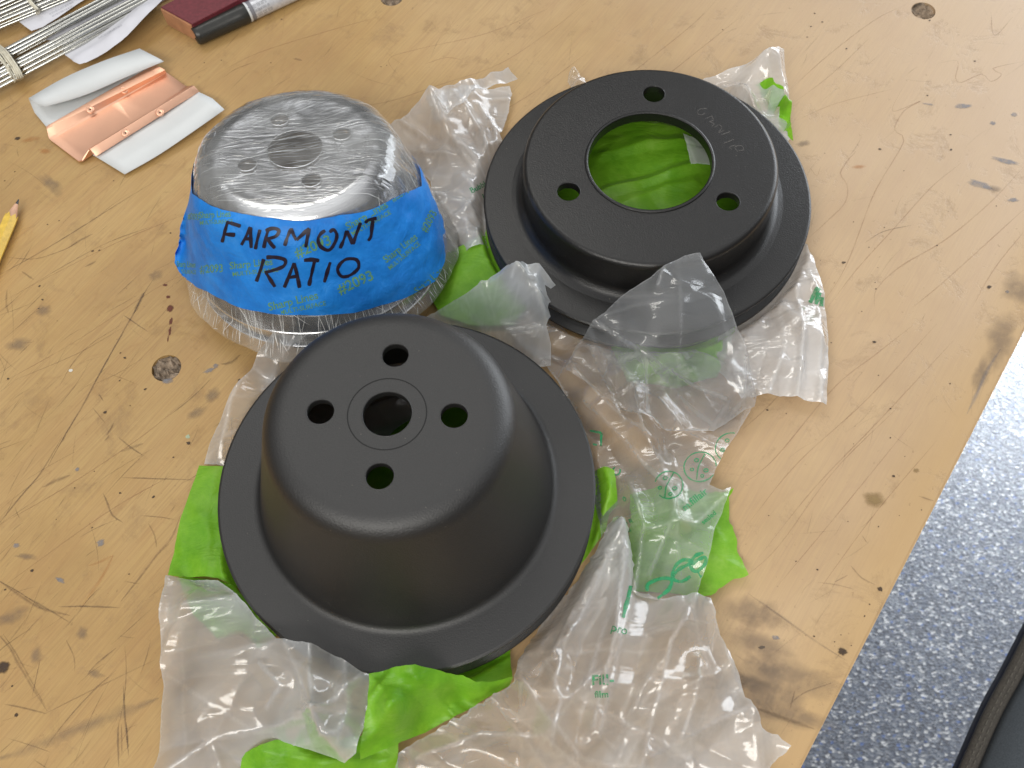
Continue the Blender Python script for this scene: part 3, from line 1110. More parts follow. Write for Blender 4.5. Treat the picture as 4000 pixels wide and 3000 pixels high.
def drop(bvh, X, Y, off):
    o, d = ray(X, Y)
    d = d.normalized()
    h = bvh.ray_cast(o, d)
    if h[0] is None: return None
    n = h[1] if h[1].dot(d) < 0 else -h[1]
    return h[0] + n * off


def T2(p): return ((600 + p[0] / 1.508) * .553, (300 + p[1] / 1.508) * .553)


def ribbon_on(bvh, pts2d, w, off, step=2.2):
    """a pen stroke: flat ribbon lying on a surface, pts in print pixels"""
    L = smooth_line([Vector((x, y, 0)) for x, y in pts2d], step)
    vs, fs = [], []
    ok = []
    for i, p in enumerate(L):
        a, c = L[max(0, i - 1)], L[min(len(L) - 1, i + 1)]
        d = (c - a)
        d = d.normalized() if d.length > 0 else Vector((1, 0, 0))
        n = Vector((-d.y, d.x, 0))
        t = i / (len(L) - 1)
        ww = w * .5 * (1 + .45 * noise.noise(Vector((p.x * .06, p.y * .06, 4)))) * (.72 if i in (0, len(L) - 1) else 1)
        q = [drop(bvh, p.x + n.x * s * ww, p.y + n.y * s * ww, off) for s in (1, 0, -1)]
        if None in q:
            ok.append(None)
            continue
        ok.append(len(vs))
        vs += q
    for i in range(len(ok) - 1):
        if ok[i] is None or ok[i + 1] is None: continue
        a, b = ok[i], ok[i + 1]
        fs += [(a, a + 1, b + 1, b), (a + 1, a + 2, b + 2, b + 1)]
    return vs, fs


def strokes_part(name, parent, bvh, strokes, w, off, mat, conv):
    for s in [strokes]:
        V, F = [], []
        for k, st in enumerate(s):
            v, f = ribbon_on(bvh, [conv(p) for p in st], w, off + k * .000012)
            b = len(V)
            V += v
            F += [tuple(i + b for i in q) for q in f]
        if V:
            return link(name, mesh(name, local(parent, V), F), mat, parent, False)


hand = {
    'F': [[(437, 855), (420, 915), (405, 975)], [(430, 855), (470, 866), (515, 880)], [(418, 925), (450, 928), (482, 930)]],
    'A': [[(572, 885), (545, 940), (518, 990)], [(572, 885), (573, 945), (576, 1008)], [(535, 955), (574, 952)]],
    'I': [[(628, 900), (612, 960), (600, 1015)]],
    'R': [[(676, 900), (662, 950), (650, 1008)], [(660, 905), (705, 893), (738, 905), (722, 938), (668, 955)], [(672, 955), (695, 985), (716, 1008)]],
    'M': [[(772, 995), (790, 940), (812, 892)], [(812, 892), (825, 930), (842, 962)], [(842, 962), (875, 930), (917, 893)], [(917, 893), (905, 950), (895, 1003)]],
    'O': [[(1010, 905), (983, 925), (968, 958), (985, 1000), (1030, 1020), (1062, 985), (1078, 935), (1060, 900), (1035, 915)]],
    'N': [[(1097, 1010), (1118, 960), (1136, 905)], [(1136, 905), (1155, 945), (1172, 985)], [(1172, 985), (1195, 920), (1218, 858)]],
    'T': [[(1244, 860), (1262, 843), (1290, 836), (1312, 832)], [(1290, 838), (1284, 890), (1278, 940), (1262, 965)]],
    'R2': [[(650, 1072), (630, 1140), (606, 1205)], [(665, 1062), (720, 1062), (775, 1078), (765, 1115), (700, 1140), (655, 1152)], [(662, 1152), (690, 1195), (716, 1236)]],
    'A2': [[(828, 1095), (800, 1165), (770, 1240)], [(828, 1095), (845, 1165), (860, 1242)], [(790, 1182), (850, 1172)]],
    'T2': [[(885, 1080), (930, 1076), (975, 1082)], [(948, 1082), (932, 1150), (915, 1230)]],
    'I2': [[(1040, 1090), (1022, 1150), (1005, 1210)]],
    'O2': [[(1120, 1082), (1095, 1105), (1083, 1140), (1108, 1175), (1155, 1168), (1205, 1125), (1195, 1078), (1140, 1072), (1100, 1095)]],
}
for kx, st in hand.items():
    strokes_part('handwritten_letter', tape, tape_bvh, st, 7.3, .00026, M_ink, T2)


def text_geo(body, bold=0.0):
    cu = bpy.data.curves.new('t', 'FONT')
    cu.body = body
    cu.size = 1
    cu.offset = bold
    cu.resolution_u = 3
    cu.align_x = 'CENTER'
    cu.align_y = 'CENTER'
    o = bpy.data.objects.new('t', cu)
    COL.objects.link(o)
    bpy.context.view_layer.update()
    me = bpy.data.meshes.new_from_object(o.evaluated_get(bpy.context.evaluated_depsgraph_get()))
    bm = bmesh.new()
    bm.from_mesh(me)
    bmesh.ops.triangulate(bm, faces=bm.faces)
    v = [x.co.copy() for x in bm.verts]
    f = [tuple(a.index for a in x.verts) for x in bm.faces]
    bm.free()
    bpy.data.objects.remove(o)
    return v, f


def text_on(name, parent, bvh, body, X, Y, size, ang, mat, off=.00015, sx=1.0, shear=0.0, mirror=False, bold=.02):
    v, f = text_geo(body, bold)
    ca, sa = math.cos(R(ang)), math.sin(R(ang))
    out = []
    for p in v:
        x = p.x * size * sx * (-1 if mirror else 1) + p.y * size * shear
        y = p.y * size
        out.append(drop(bvh, X + x * ca - y * (-sa) * -1, Y - (x * sa + y * ca), off))
    keep = [i for i, p in enumerate(out) if p is not None]
    idx = {i: k for k, i in enumerate(keep)}
    F = [tuple(idx[i] for i in q) for q in f if all(i in idx for i in q)]
    if not F: return None
    return link(name, mesh(name, local(parent, [out[i] for i in keep]), F), mat, parent, False)


for body, c, size, ang, sx in [
    ('#2093', (940, 1000), 78, 22, 1.0), ('Sharp Lines', (575, 1102), 52, 6, .95), ('MULTI-SURFACE', (600, 1150), 32, 6, 1.05),
    ('#2093', (1190, 1212), 78, 24, 1.0), ('Sharp Lines', (822, 1322), 58, 14, 1.0), ('MULTI-SURFACE', (880, 1362), 34, 12, 1.0),
    ('Sharp Lines', (1452, 1010), 54, 38, .85), ('MULTI-SURFACE', (1475, 1055), 34, 40, .85),
    ('Sharp Lines', (1255, 818), 56, 30, .95), ('MULTI-SURFACE', (1280, 862), 34, 30, .95), ('#2093', (1622, 850), 58, 62, .8),
    ('Sharp Lines', (1628, 1195), 54, 40, .8), ('#2093', (343, 1132), 60, 3, .8), ('Sharp Lines', (362, 812), 48, 3, .75), ('MULTI-SURFACE', (370, 856), 30, 3, .8),
    ('Sharp Lines', (192, 1106), 44, -2, .5), ('MULTI-SURFACE', (190, 1150), 30, -2, .5), ('#2093', (238, 825), 48, -4, .5), ('#2093', (1452, 692), 50, 30, .8)]:
    X, Y = T2(c)
    text_on('printed_text', tape, tape_bvh, body, X, Y, size * 1.12 / 1.508 * .553, ang, M_tapeprint, .00014, sx)

# scratched number on the rear pulley's crown
bB = BVHTree.FromPolygons([B_M @ v.co for v in bodyB.data.vertices], [tuple(p.vertices) for p in bodyB.data.polygons])
def c3b(p): return ((1800 + p[0] / 1.276) * .553, (200 + p[1] / 1.276) * .553)
V, F = [], []
for k, st in enumerate([[(1225, 285), (1190, 290), (1180, 310), (1200, 318), (1218, 308)], [(1225, 335), (1250, 325), (1258, 345), (1240, 352), (1262, 362), (1250, 378)],
           [(1262, 380), (1290, 368), (1300, 385), (1285, 405), (1315, 395)], [(1298, 418), (1345, 400)], [(1310, 460), (1362, 440)],
           [(1350, 490), (1340, 478), (1370, 468)], [(1380, 500), (1365, 480), (1395, 470), (1410, 490), (1385, 498)]]):
    v, f = ribbon_on(bB, [c3b(p) for p in st], 1.3, .00008 + k * 5e-6, 1.5)
    b = len(V)
    V += v
    F += [tuple(i + b for i in q) for q in f]
Binv = B_M.inverted()
link('scratched_number', mesh('scratched_number', [Binv @ Vector(v) for v in V], F), mark_mat('fine_scratch', (.16, .15, .14), .7, .5, 900), pulB, False)


# ------------------------------------------------------------------ film sheets
PA, PB, PC = A_M.translation, B_M.translation, C_M.translation


def film(name, outline, ctrl, mat, seed, label, cat, group=None, folds=30, fold_amp=.0016, fold_r=.03, wav=.002, wavs=26,
         ridges=(), base=.0008, over=False, step=.0011, rag=.0003, cap=.12, parent=None, press=True):
    """outline, ctrl: (X, Y, height mm) measured on the print; a thin sheet with folds, pressed flat where a pulley stands on it"""
    rs = np.random.RandomState(seed)
    # smooth outline in the plan
    pts = [P(x, y, z * .001) for x, y, z in outline]
    zs = [z * .001 for _, _, z in outline]
    dense = []
    n = len(pts)
    for i in range(n):
        a, b = pts[i], pts[(i + 1) % n]
        k = max(1, int((b - a).length / (step * 1.6)))
        for j in range(k):
            p = a.lerp(b, j / k)
            q = Vector((p.x, p.y))
            nrm = Vector((-(b - a).y, (b - a).x)).normalized()
            j1 = noise.noise(Vector((p.x * 90, p.y * 90, seed))) * .0005 + noise.noise(Vector((p.x * 420, p.y * 420, seed + 5))) * rag
            dense.append(q + nrm * j1)
    xs = [p.x for p in dense]
    ys = [p.y for p in dense]
    gx = np.arange(min(xs) - step, max(xs) + step, step)
    gy = np.arange(min(ys) - step, max(ys) + step, step * .87)
    XX, YY = np.meshgrid(gx, gy)
    XX[1::2] += step / 2
    XX = XX + rs.uniform(-.25, .25, XX.shape) * step
    YY = YY + rs.uniform(-.25, .25, YY.shape) * step
    qx, qy = XX.ravel(), YY.ravel()
    inside = np.zeros(len(qx), bool)
    px, py = np.array(xs), np.array(ys)
    for i in range(len(px)):
        x1, y1, x2, y2 = px[i - 1], py[i - 1], px[i], py[i]
        if y1 == y2: continue
        c = ((y1 > qy) != (y2 > qy)) & (qx < (x2 - x1) * (qy - y1) / (y2 - y1) + x1)
        inside ^= c
    qx, qy = qx[inside], qy[inside]
    # keep away from the outline
    keep = np.ones(len(qx), bool)
    for i in range(len(px)):
        keep &= (qx - px[i]) ** 2 + (qy - py[i]) ** 2 > (step * .55) ** 2
    qx, qy = qx[keep], qy[keep]
    vin = [Vector((a, b)) for a, b in zip(px, py)] + [Vector((a, b)) for a, b in zip(qx, qy)]
    nb = len(px)
    res = geometry.delaunay_2d_cdt(vin, [(i, (i + 1) % nb) for i in range(nb)], [], 1, 1e-7)
    V2 = np.array([[v.x, v.y] for v in res[0]])
    F = [tuple(f) for f in res[2]]
    # height: radial basis through outline and control points
    cp = [P(x, y, z * .001) for x, y, z in list(outline) + list(ctrl)]
    cx = np.array([[p.x, p.y] for p in cp])
    cz = np.array([p.z for p in cp])
    def phi(r): return np.sqrt(r * r + .004 ** 2)
    Dm = phi(np.hypot(cx[:, None, 0] - cx[None, :, 0], cx[:, None, 1] - cx[None, :, 1]))
    w = np.linalg.solve(Dm + np.eye(len(cz)) * 1e-5, cz - cz.mean())
    Z = phi(np.hypot(V2[:, None, 0] - cx[None, :, 0], V2[:, None, 1] - cx[None, :, 1])) @ w + cz.mean()
    Z = np.clip(Z, 0, cap)
    # soft waves
    nz = np.array([noise.fractal(Vector((x * wavs, y * wavs, seed * 1.7)), 1, 2, 3) for x, y in V2])
    Z = Z + wav * .55 * nz
    # straight-edged folds, each dying away from its own middle
    lo, hi = V2.min(0), V2.max(0)
    crease = np.zeros(len(V2))
    wx = np.array([[noise.noise(Vector((x * 22, y * 22, seed + 11.))), noise.noise(Vector((x * 22, y * 22, seed + 31.)))] for x, y in V2])
    for k in range(3):
        th = rs.uniform(0, np.pi)
        lam = rs.uniform(.028, .08)
        q = (V2 @ np.array([np.cos(th), np.sin(th)]) + .006 * wx[:, k % 2]) / lam + rs.rand() * 9
        tri = np.abs((q % 2) - 1)
        Z += wav * .55 * (lam / .03) * (tri - .5)
    for k in range(folds):
        c = lo + (hi - lo) * rs.rand(2)
        th = rs.uniform(0, np.pi)
        d = np.array([np.cos(th), np.sin(th)])
        nn = np.array([-d[1], d[0]])
        rr = fold_r * rs.uniform(.4, 1.8)
        u = (V2 - c) @ d
        v = (V2 - c) @ nn
        asp = rs.uniform(3, 9)
        env = np.exp(-(u / rr) ** 2 - (v / (rr / asp)) ** 2)
        s = rs.choice([1, 1, -1])
        wd = rr / asp
        crease = np.maximum(crease, rs.uniform(0, .55) * env * np.clip(1 - np.abs(v) / .0011, 0, 1))
        Z += s * fold_amp * rs.uniform(.3, 1.2) * env * (1 - np.clip(np.abs(v) / (1.6 * wd), 0, 1)) * .8
    # drawn ridges
    for pl, hgt, wid in ridges:
        q = [P(x, y, 0.008) for x, y in pl]
        best = np.full(len(V2), 9.)
        tt = np.zeros(len(V2))
        tot = 0
        for a, b in zip(q[:-1], q[1:]):
            A_, B_ = np.array([a.x, a.y]), np.array([b.x, b.y])
            L2 = ((B_ - A_) ** 2).sum()
            t = np.clip(((V2 - A_) @ (B_ - A_)) / L2, 0, 1)
            dd = np.hypot(*(V2 - A_ - t[:, None] * (B_ - A_)).T)
            best = np.minimum(best, dd)
        crease = np.maximum(crease, .7 * np.clip(1 - best / .0012, 0, 1))
        Z += hgt * .001 * .75 * np.clip(1 - best / (wid * .0012), 0, 1) ** 1.15
    Z = np.maximum(Z, base + .00025 * (1 + nz))
    if press:
        for Pc, r_in, r_out, clear, topz in ((PA, .052, .0835, .0022, .0205), (PB, .062, .0842, .0018, .0190)):
            d = np.hypot(V2[:, 0] - Pc.x, V2[:, 1] - Pc.y)
            if over is True or over == ('A' if Pc is PA else 'B'):
                # lie on top of the flange (and of the crown of the rear pulley)
                top = np.where(d < r_out + .0015, topz + .0008, 0)
                if Pc is PB:
                    top = np.where(d < .0650, .0437 + .0008, top)
                    top = np.where((d >= .0650) & (d < .072), .0437 + .0008 - (d - .065) / .007 * .0235, top)
                soft = np.clip((r_out + .006 - d) / .006, 0, 1)
                top = np.maximum(top, (topz + .0008) * soft * (d >= r_out))
                Z = np.maximum(Z, top + .0004 * (1 + nz))
            else:
                lim = clear + np.maximum(0, d - r_out) * 2.2
                lim = np.where(d < r_in, clear + (r_in - d) * 1.2, lim)
                Z = np.where(Z > lim, np.maximum(lim - .0003 * (1 - nz), base), Z)
    vs = [(x, y, z) for (x, y), z in zip(V2, Z)]
    c = Vector((V2[:, 0].mean(), V2[:, 1].mean(), 0))
    me = mesh(name, [(x - c.x, y - c.y, z) for x, y, z in vs], F)
    if parent:
        me = mesh(name, local(parent, vs), F)
        o = link(name, me, mat, parent)
    else:
        o = link(name, me, mat)
        o.location = c
        props(o, label, cat, group)
    de = np.full(len(V2), 9.)
    for i in range(len(px)):
        de = np.minimum(de, (V2[:, 0] - px[i]) ** 2 + (V2[:, 1] - py[i]) ** 2)
    crease = np.maximum(crease, .55 * (de < (step * .5) ** 2))
    at = o.data.attributes.new('crease', 'FLOAT', 'POINT')
    at.data.foreach_set('value', crease.astype(np.float32))
    return o, BVHTree.FromPolygons([Vector(v) for v in vs], F)


GC = 'clear air pillow film under and around the pulleys'
GG = 'green air pillow film under and around the pulleys'
CF, GF = 'clear film', 'green film'

# green layers
film('green_film', [(925, 628, 2), (965, 548, 3), (1045, 505, 5), (1080, 400, 2), (1150, 290, 2), (1300, 240, 2), (1450, 250, 2), (1600, 330, 2), (1660, 450, 2),
                    (1600, 560, 2), (1585, 720, 3), (1545, 815, 6), (1460, 835, 8), (1360, 815, 6), (1325, 740, 3), (1290, 670, 2), (1150, 650, 2), (1110, 700, 3), (1020, 700, 4), (950, 680, 3)],
     [(1400, 380, 6), (1330, 320, 7), (1480, 330, 7), (1380, 430, 9), (1000, 580, 6)], M_green, 21,
     'green plastic film seen through the bore of the black rear pulley', GF, GG,
     ridges=[([(1290, 420), (1400, 385), (1530, 345)], 4, 4), ([(1300, 330), (1400, 300), (1500, 300)], 2.5, 5), ([(1350, 440), (1440, 400), (1500, 390)], 2, 4)], folds=30, fold_amp=.0012, wav=.0012)
film('green_film', [(1630, 186, 12), (1642, 178, 16), (1658, 168, 20), (1668, 172, 18), (1690, 192, 14), (1705, 212, 12), (1708, 250, 10), (1706, 280, 8), (1713, 306, 4),
                    (1700, 300, 3), (1680, 262, 5), (1658, 240, 8), (1648, 214, 10)],
     [(1666, 200, 22), (1660, 225, 12), (1685, 230, 15), (1680, 212, 8)], M_green, 22,
     'small crumpled green film scrap sticking out behind the rear pulley', GF, GG, base=.004, folds=12, fold_amp=.003, fold_r=.012, step=.0009, wav=.001,
     ridges=[([(1668, 172), (1675, 220), (1700, 300)], 6, 5), ([(1648, 214), (1690, 222)], 4, 4)], press=False)
film('green_film', [(430, 1005, 5), (485, 1007, 5), (560, 1020, 2), (640, 1200, 2), (600, 1320, 2), (505, 1264, 10), (470, 1248, 10), (430, 1245, 9), (395, 1243, 7),
                    (360, 1240, 5), (372, 1190, 7), (388, 1130, 8), (410, 1060, 7)],
     [(440, 1120, 8), (430, 1200, 9), (470, 1180, 6)], M_green, 23, 'green plastic film sticking out left of the charcoal pulley', GF, GG,
     ridges=[([(462, 1020), (450, 1120), (455, 1230)], 3, 9), ([(485, 1080), (492, 1240)], 3, 5)], folds=10, fold_amp=.0012)
film('green_film', [(560, 1050, 2), (740, 960, 2), (880, 900, 2), (1000, 850, 2), (1150, 850, 2), (1200, 980, 2), (1285, 1008, 8), (1312, 1006, 12), (1328, 1014, 12), (1332, 1050, 12), (1336, 1085, 10), (1318, 1110, 8), (1308, 1145, 6),
                    (1270, 1200, 4), (1180, 1300, 2), (1100, 1400, 2), (700, 1380, 2)],
     [(1310, 1050, 15), (850, 1100, 7), (800, 1200, 6)], M_green, 24, 'green plastic film lying under the charcoal pulley and past its right rim', GF, GG,
     folds=16, fold_amp=.0012, ridges=[([(1290, 1015), (1310, 1080), (1290, 1150)], 3, 4)])
film('green_film', [(1360, 1068, 3), (1420, 1050, 4), (1500, 1060, 4), (1548, 1062, 4), (1588, 1052, 8), (1578, 1072, 5), (1574, 1120, 4), (1588, 1143, 5), (1596, 1190, 4), (1608, 1222, 5),
                    (1616, 1240, 6), (1570, 1262, 5), (1535, 1284, 5), (1505, 1290, 4), (1450, 1282, 2), (1360, 1275, 2)],
     [(1560, 1180, 6), (1450, 1160, 4)], M_green, 25, 'torn edged green film piece at the right, under the printed clear film', GF, GG, folds=14, fold_amp=.0012, rag=.0009,
     wav=.0015)
film('green_film', [(385, 1246, 2), (440, 1250, 2), (505, 1262, 2), (560, 1330, 2), (600, 1370, 2), (560, 1400, 3), (520, 1365, 3), (470, 1380, 3), (425, 1335, 3), (400, 1290, 3)],
     [(480, 1320, 5)], M_green, 29, 'green film showing blurred through the frosted film at the lower left', GF, GG, folds=8, fold_amp=.001)
film('green_film', [(525, 1632, 8), (600, 1600, 12), (700, 1590, 12), (800, 1588, 12), (862, 1590, 10), (860, 1640, 5), (858, 1720, 4), (520, 1720, 4)],
     [(700, 1640, 16)], M_green, 26, 'green plastic film at the bottom edge of the photo', GF, GG, folds=16, fold_amp=.002,
     ridges=[([(560, 1620), (700, 1650), (850, 1640)], 4, 6)])
film('green_film', [(960, 1440, 2), (1010, 1425, 2), (1070, 1400, 2), (1102, 1395, 3), (1104, 1440, 6), (1106, 1466, 8), (1060, 1480, 8), (1000, 1480, 8), (960, 1470, 4)],
     [(1050, 1450, 6)], M_green, 27, 'green film corner showing below the right lower rim of the charcoal pulley', GF, GG, folds=6, fold_amp=.001, step=.0011)
gt, _ = film('green_film', [(800, 1458, 28), (850, 1446, 30), (900, 1441, 31), (945, 1446, 29), (1000, 1462, 22), (1030, 1478, 17), (1062, 1476, 15), (1108, 1462, 12), (1100, 1484, 10),
                    (1050, 1512, 9), (980, 1550, 9), (900, 1590, 9), (858, 1610, 12), (780, 1642, 16), (782, 1600, 22), (796, 1520, 30)],
     [(850, 1520, 34), (930, 1480, 22), (900, 1540, 14), (1000, 1500, 10)], M_green, 28,
     'twisted bright green film lying over the bottom rim of the charcoal pulley', GF, GG, folds=16, fold_amp=.003, fold_r=.02, step=.0011, base=.002, over=True,
     ridges=[([(900, 1445), (925, 1500), (860, 1600)], 7, 9), ([(1040, 1478), (960, 1490), (880, 1560)], 6, 6), ([(945, 1446), (990, 1480)], -5, 5)])

# clear layers, from the table up
backL = empty('clear_film', tuple(P(980, 350)))
props(backL, 'crumpled clear film between the wrapped pulley and the black pulley with a rolled end', CF, GC)
_, bv_back = film('film_sheet', [(820, 290, 6), (832, 272, 10), (868, 262, 12), (900, 225, 18), (925, 205, 24), (1000, 190, 14), (1040, 196, 8), (1100, 188, 5), (1106, 205, 4), (1100, 240, 3),
                    (1080, 300, 2), (1130, 420, 2), (1150, 560, 2), (1060, 520, 8), (1020, 530, 8), (955, 560, 5), (935, 610, 4), (960, 560, 3), (930, 400, 3), (880, 340, 4)],
     [(930, 300, 10), (1000, 330, 12), (1040, 400, 8), (960, 450, 8)], M_film_dense, 31, '', '', None, folds=55, fold_amp=.0034, fold_r=.022, wav=.003, parent=backL, step=.0011,
     ridges=[([(940, 255), (1000, 330), (1050, 380)], 6, 7), ([(985, 235), (1040, 290), (1060, 350)], 6, 4), ([(1000, 390), (1050, 440), (1060, 500)], 5, 5), ([(930, 420), (980, 470), (1050, 500)], 3, 4),
             ([(1035, 240), (1070, 280), (1075, 320)], 5, 3)])
film('rolled_edge', [(920, 206, 26), (960, 188, 30), (1010, 176, 30), (1060, 158, 28), (1098, 147, 26), (1104, 156, 24), (1118, 172, 20), (1095, 182, 20), (1050, 200, 22), (1000, 224, 22),
                     (960, 250, 20), (942, 262, 18), (930, 240, 20)],
     [(1000, 198, 36), (1060, 178, 34), (945, 225, 34)], M_film_dense, 32, '', '', None, folds=12, fold_amp=.002, fold_r=.014, wav=.001, parent=backL, base=.012, step=.0011)
film('clear_film', [(1226, 176, 3), (1230, 156, 6), (1240, 144, 10), (1247, 150, 8), (1262, 168, 5), (1270, 195, 2), (1240, 210, 2)], [], M_film, 33,
     'small clear film tip poking out behind the top left of the rear pulley', CF, GC, folds=5, fold_amp=.0015, fold_r=.01, step=.0009)
film('clear_film', [(1470, 205, 2), (1520, 172, 6), (1570, 150, 12), (1620, 132, 16), (1645, 112, 24), (1656, 107, 28), (1680, 112, 22), (1692, 110, 20), (1694, 145, 14), (1698, 180, 10), (1704, 250, 5),
                    (1706, 300, 2), (1660, 360, 2), (1560, 300, 2)],
     [(1600, 200, 12), (1660, 150, 20), (1560, 190, 5)], M_film_white, 34, 'tall clear film corner standing behind the upper right of the rear pulley', CF, GC,
     folds=22, fold_amp=.0022, fold_r=.02, ridges=[([(1656, 107), (1668, 160), (1695, 210)], 7, 9), ([(1560, 185), (1610, 230)], 4, 4), ([(1600, 215), (1640, 260)], 4, 4)])
_, bv_right = film('clear_film', [(1560, 640, 2), (1650, 560, 2), (1720, 500, 2), (1744, 530, 3), (1752, 560, 4), (1766, 600, 6), (1778, 640, 7), (1784, 700, 6), (1784, 800, 5), (1782, 880, 4),
                    (1740, 874, 3), (1690, 862, 3), (1645, 858, 6), (1600, 862, 8), (1540, 790, 3)],
     [(1700, 700, 12), (1690, 800, 9), (1750, 720, 14)], M_film_white, 35, 'shiny creased clear film right of the rear pulley reflecting the window', CF, GC,
     folds=36, fold_amp=.003, fold_r=.022, ridges=[([(1715, 590), (1725, 700), (1720, 860)], 6, 7), ([(1740, 560), (1765, 650), (1770, 860)], 7, 6), ([(1680, 660), (1690, 760), (1660, 850)], 5, 6)])
film('clear_film', [(440, 1002, 4), (452, 960, 8), (480, 900, 12), (520, 830, 14), (565, 765, 16), (600, 715, 18), (640, 684, 22), (700, 686, 20), (800, 690, 16), (900, 690, 10), (980, 740, 4), (900, 900, 2),
                    (640, 1100, 2), (520, 1060, 2), (480, 1008, 3)],
     [(560, 820, 10), (500, 960, 7), (640, 730, 20), (700, 720, 14)], M_film_dense, 36, 'clear film showing along the upper left rim of the charcoal pulley', CF, GC,
     folds=30, fold_amp=.0026, fold_r=.024, ridges=[([(560, 790), (510, 880), (470, 990)], 5, 7), ([(640, 690), (600, 750), (590, 790)], 6, 7), ([(700, 700), (660, 760)], 5, 5)])
_, bv_mid = film('clear_film', [(1080, 690, 4), (1180, 660, 6), (1240, 720, 8), (1340, 740, 8), (1480, 750, 6), (1600, 800, 6), (1628, 870, 8), (1618, 892, 6), (1592, 935, 7), (1570, 970, 8), (1548, 1010, 7), (1532, 1048, 8),
                    (1560, 1062, 9), (1578, 1052, 9), (1560, 1105, 8), (1540, 1150, 8), (1522, 1230, 8), (1500, 1300, 8), (1440, 1300, 10), (1375, 1290, 12), (1310, 1230, 8), (1290, 1100, 6), (1250, 900, 4), (1180, 790, 3), (1120, 740, 3)],
     [(1300, 850, 9), (1450, 900, 10), (1400, 1050, 14), (1500, 1000, 10), (1340, 1000, 9), (1480, 1180, 11)], M_film_low, 37,
     'clear film printed with small green circles, right of the charcoal pulley', CF, GC, folds=60, fold_amp=.0022, fold_r=.026, wav=.0022, base=.0015,
     ridges=[([(1240, 800), (1300, 870), (1400, 960)], 7, 7), ([(1330, 780), (1370, 850), (1385, 950), (1430, 1010)], 6, 6), ([(1260, 870), (1350, 960), (1440, 1080), (1460, 1150)], 7, 6),
             ([(1360, 1050), (1385, 1150), (1370, 1280)], 6, 5), ([(1460, 1060), (1440, 1150), (1400, 1250)], 4, 4), ([(1420, 870), (1480, 940), (1560, 980)], 5, 5), ([(1560, 1080), (1500, 1140), (1380, 1160)], 4, 4)])
_, bv_low = film('clear_film', [(860, 1625, 8), (930, 1585, 10), (1000, 1545, 12), (1060, 1508, 14), (1112, 1478, 14), (1118, 1440, 14), (1135, 1400, 12), (1165, 1350, 12), (1205, 1290, 14), (1250, 1235, 16), (1292, 1175, 13), (1325, 1118, 13), (1345, 1118, 12),
                    (1362, 1200, 11), (1372, 1280, 11), (1430, 1292, 11), (1480, 1290, 10), (1535, 1296, 10), (1542, 1350, 8), (1560, 1410, 8), (1590, 1465, 7), (1600, 1500, 8), (1630, 1545, 10), (1640, 1575, 10), (1675, 1590, 9), (1705, 1612, 10), (1680, 1640, 6), (1650, 1668, 5), (1640, 1720, 5), (850, 1720, 6)],
     [(1250, 1400, 18), (1150, 1500, 20), (1350, 1400, 18), (1450, 1450, 20), (1300, 1550, 20), (1500, 1560, 16), (1050, 1600, 14), (1330, 1220, 16), (1450, 1600, 14)], M_film_frost, 38,
     'wide crumpled clear film fanning out from the lower right rim to the bottom edge', CF, GC, folds=90, fold_amp=.0034, fold_r=.032, wav=.003, base=.003, step=.0011, rag=.0014,
     ridges=[([(1335, 1140), (1240, 1270), (1170, 1400)], 6, 5), ([(1338, 1140), (1262, 1275), (1195, 1420)], 6, 4), ([(1340, 1150), (1285, 1280), (1220, 1400), (1200, 1480)], 6, 5), ([(1345, 1160), (1330, 1290), (1290, 1400), (1260, 1500)], 6, 5),
             ([(1350, 1170), (1362, 1290), (1335, 1400), (1290, 1600)], 8, 7), ([(1350, 1200), (1320, 1400), (1275, 1580)], 5, 4), ([(1490, 1300), (1440, 1400), (1400, 1560), (1380, 1659)], 8, 8), ([(1535, 1300), (1560, 1420), (1620, 1540)], 5, 4),
             ([(1130, 1480), (1180, 1560), (1250, 1640)], 9, 8), ([(1180, 1440), (1210, 1520), (1190, 1620)], 8, 7), ([(1400, 1640), (1550, 1560), (1610, 1530)], 7, 6), ([(900, 1640), (1040, 1590), (1160, 1600)], 5, 5),
             ([(1500, 1440), (1490, 1520), (1460, 1600)], 6, 5)])
film('clear_film', [(358, 1243, 12), (395, 1246, 10), (430, 1250, 11), (470, 1254, 13), (520, 1290, 16), (560, 1340, 22), (600, 1381, 28), (640, 1388, 29), (690, 1398, 30), (740, 1425, 30), (775, 1448, 29), (803, 1460, 28),
                    (800, 1500, 27), (796, 1550, 24), (775, 1630, 24), (745, 1648, 22), (700, 1630, 20), (640, 1610, 14), (560, 1640, 10), (500, 1720, 8), (322, 1720, 9), (340, 1600, 11), (344, 1500, 14), (346, 1400, 16), (350, 1300, 15)],
     [(430, 1350, 24), (500, 1450, 26), (600, 1480, 28), (700, 1470, 36), (420, 1550, 20), (700, 1560, 32), (560, 1560, 16), (760, 1560, 30)], M_film_dense, 39,
     'frosted clear film at the lower left draped up over the rim of the charcoal pulley', CF, GC, folds=46, fold_amp=.0034, fold_r=.026, wav=.003, base=.004, over=True, step=.0011,
     ridges=[([(700, 1398), (708, 1480), (730, 1600)], 9, 6), ([(420, 1320), (520, 1300), (620, 1330)], 4, 7), ([(590, 1450), (640, 1500), (600, 1540)], 5, 5), ([(340, 1690), (480, 1600), (700, 1560)], 8, 7), ([(560, 1700), (640, 1620), (760, 1600)], 6, 6),
             ([(770, 1440), (780, 1540), (760, 1620)], 7, 5), ([(800, 1480), (760, 1530), (720, 1560)], 5, 4)])
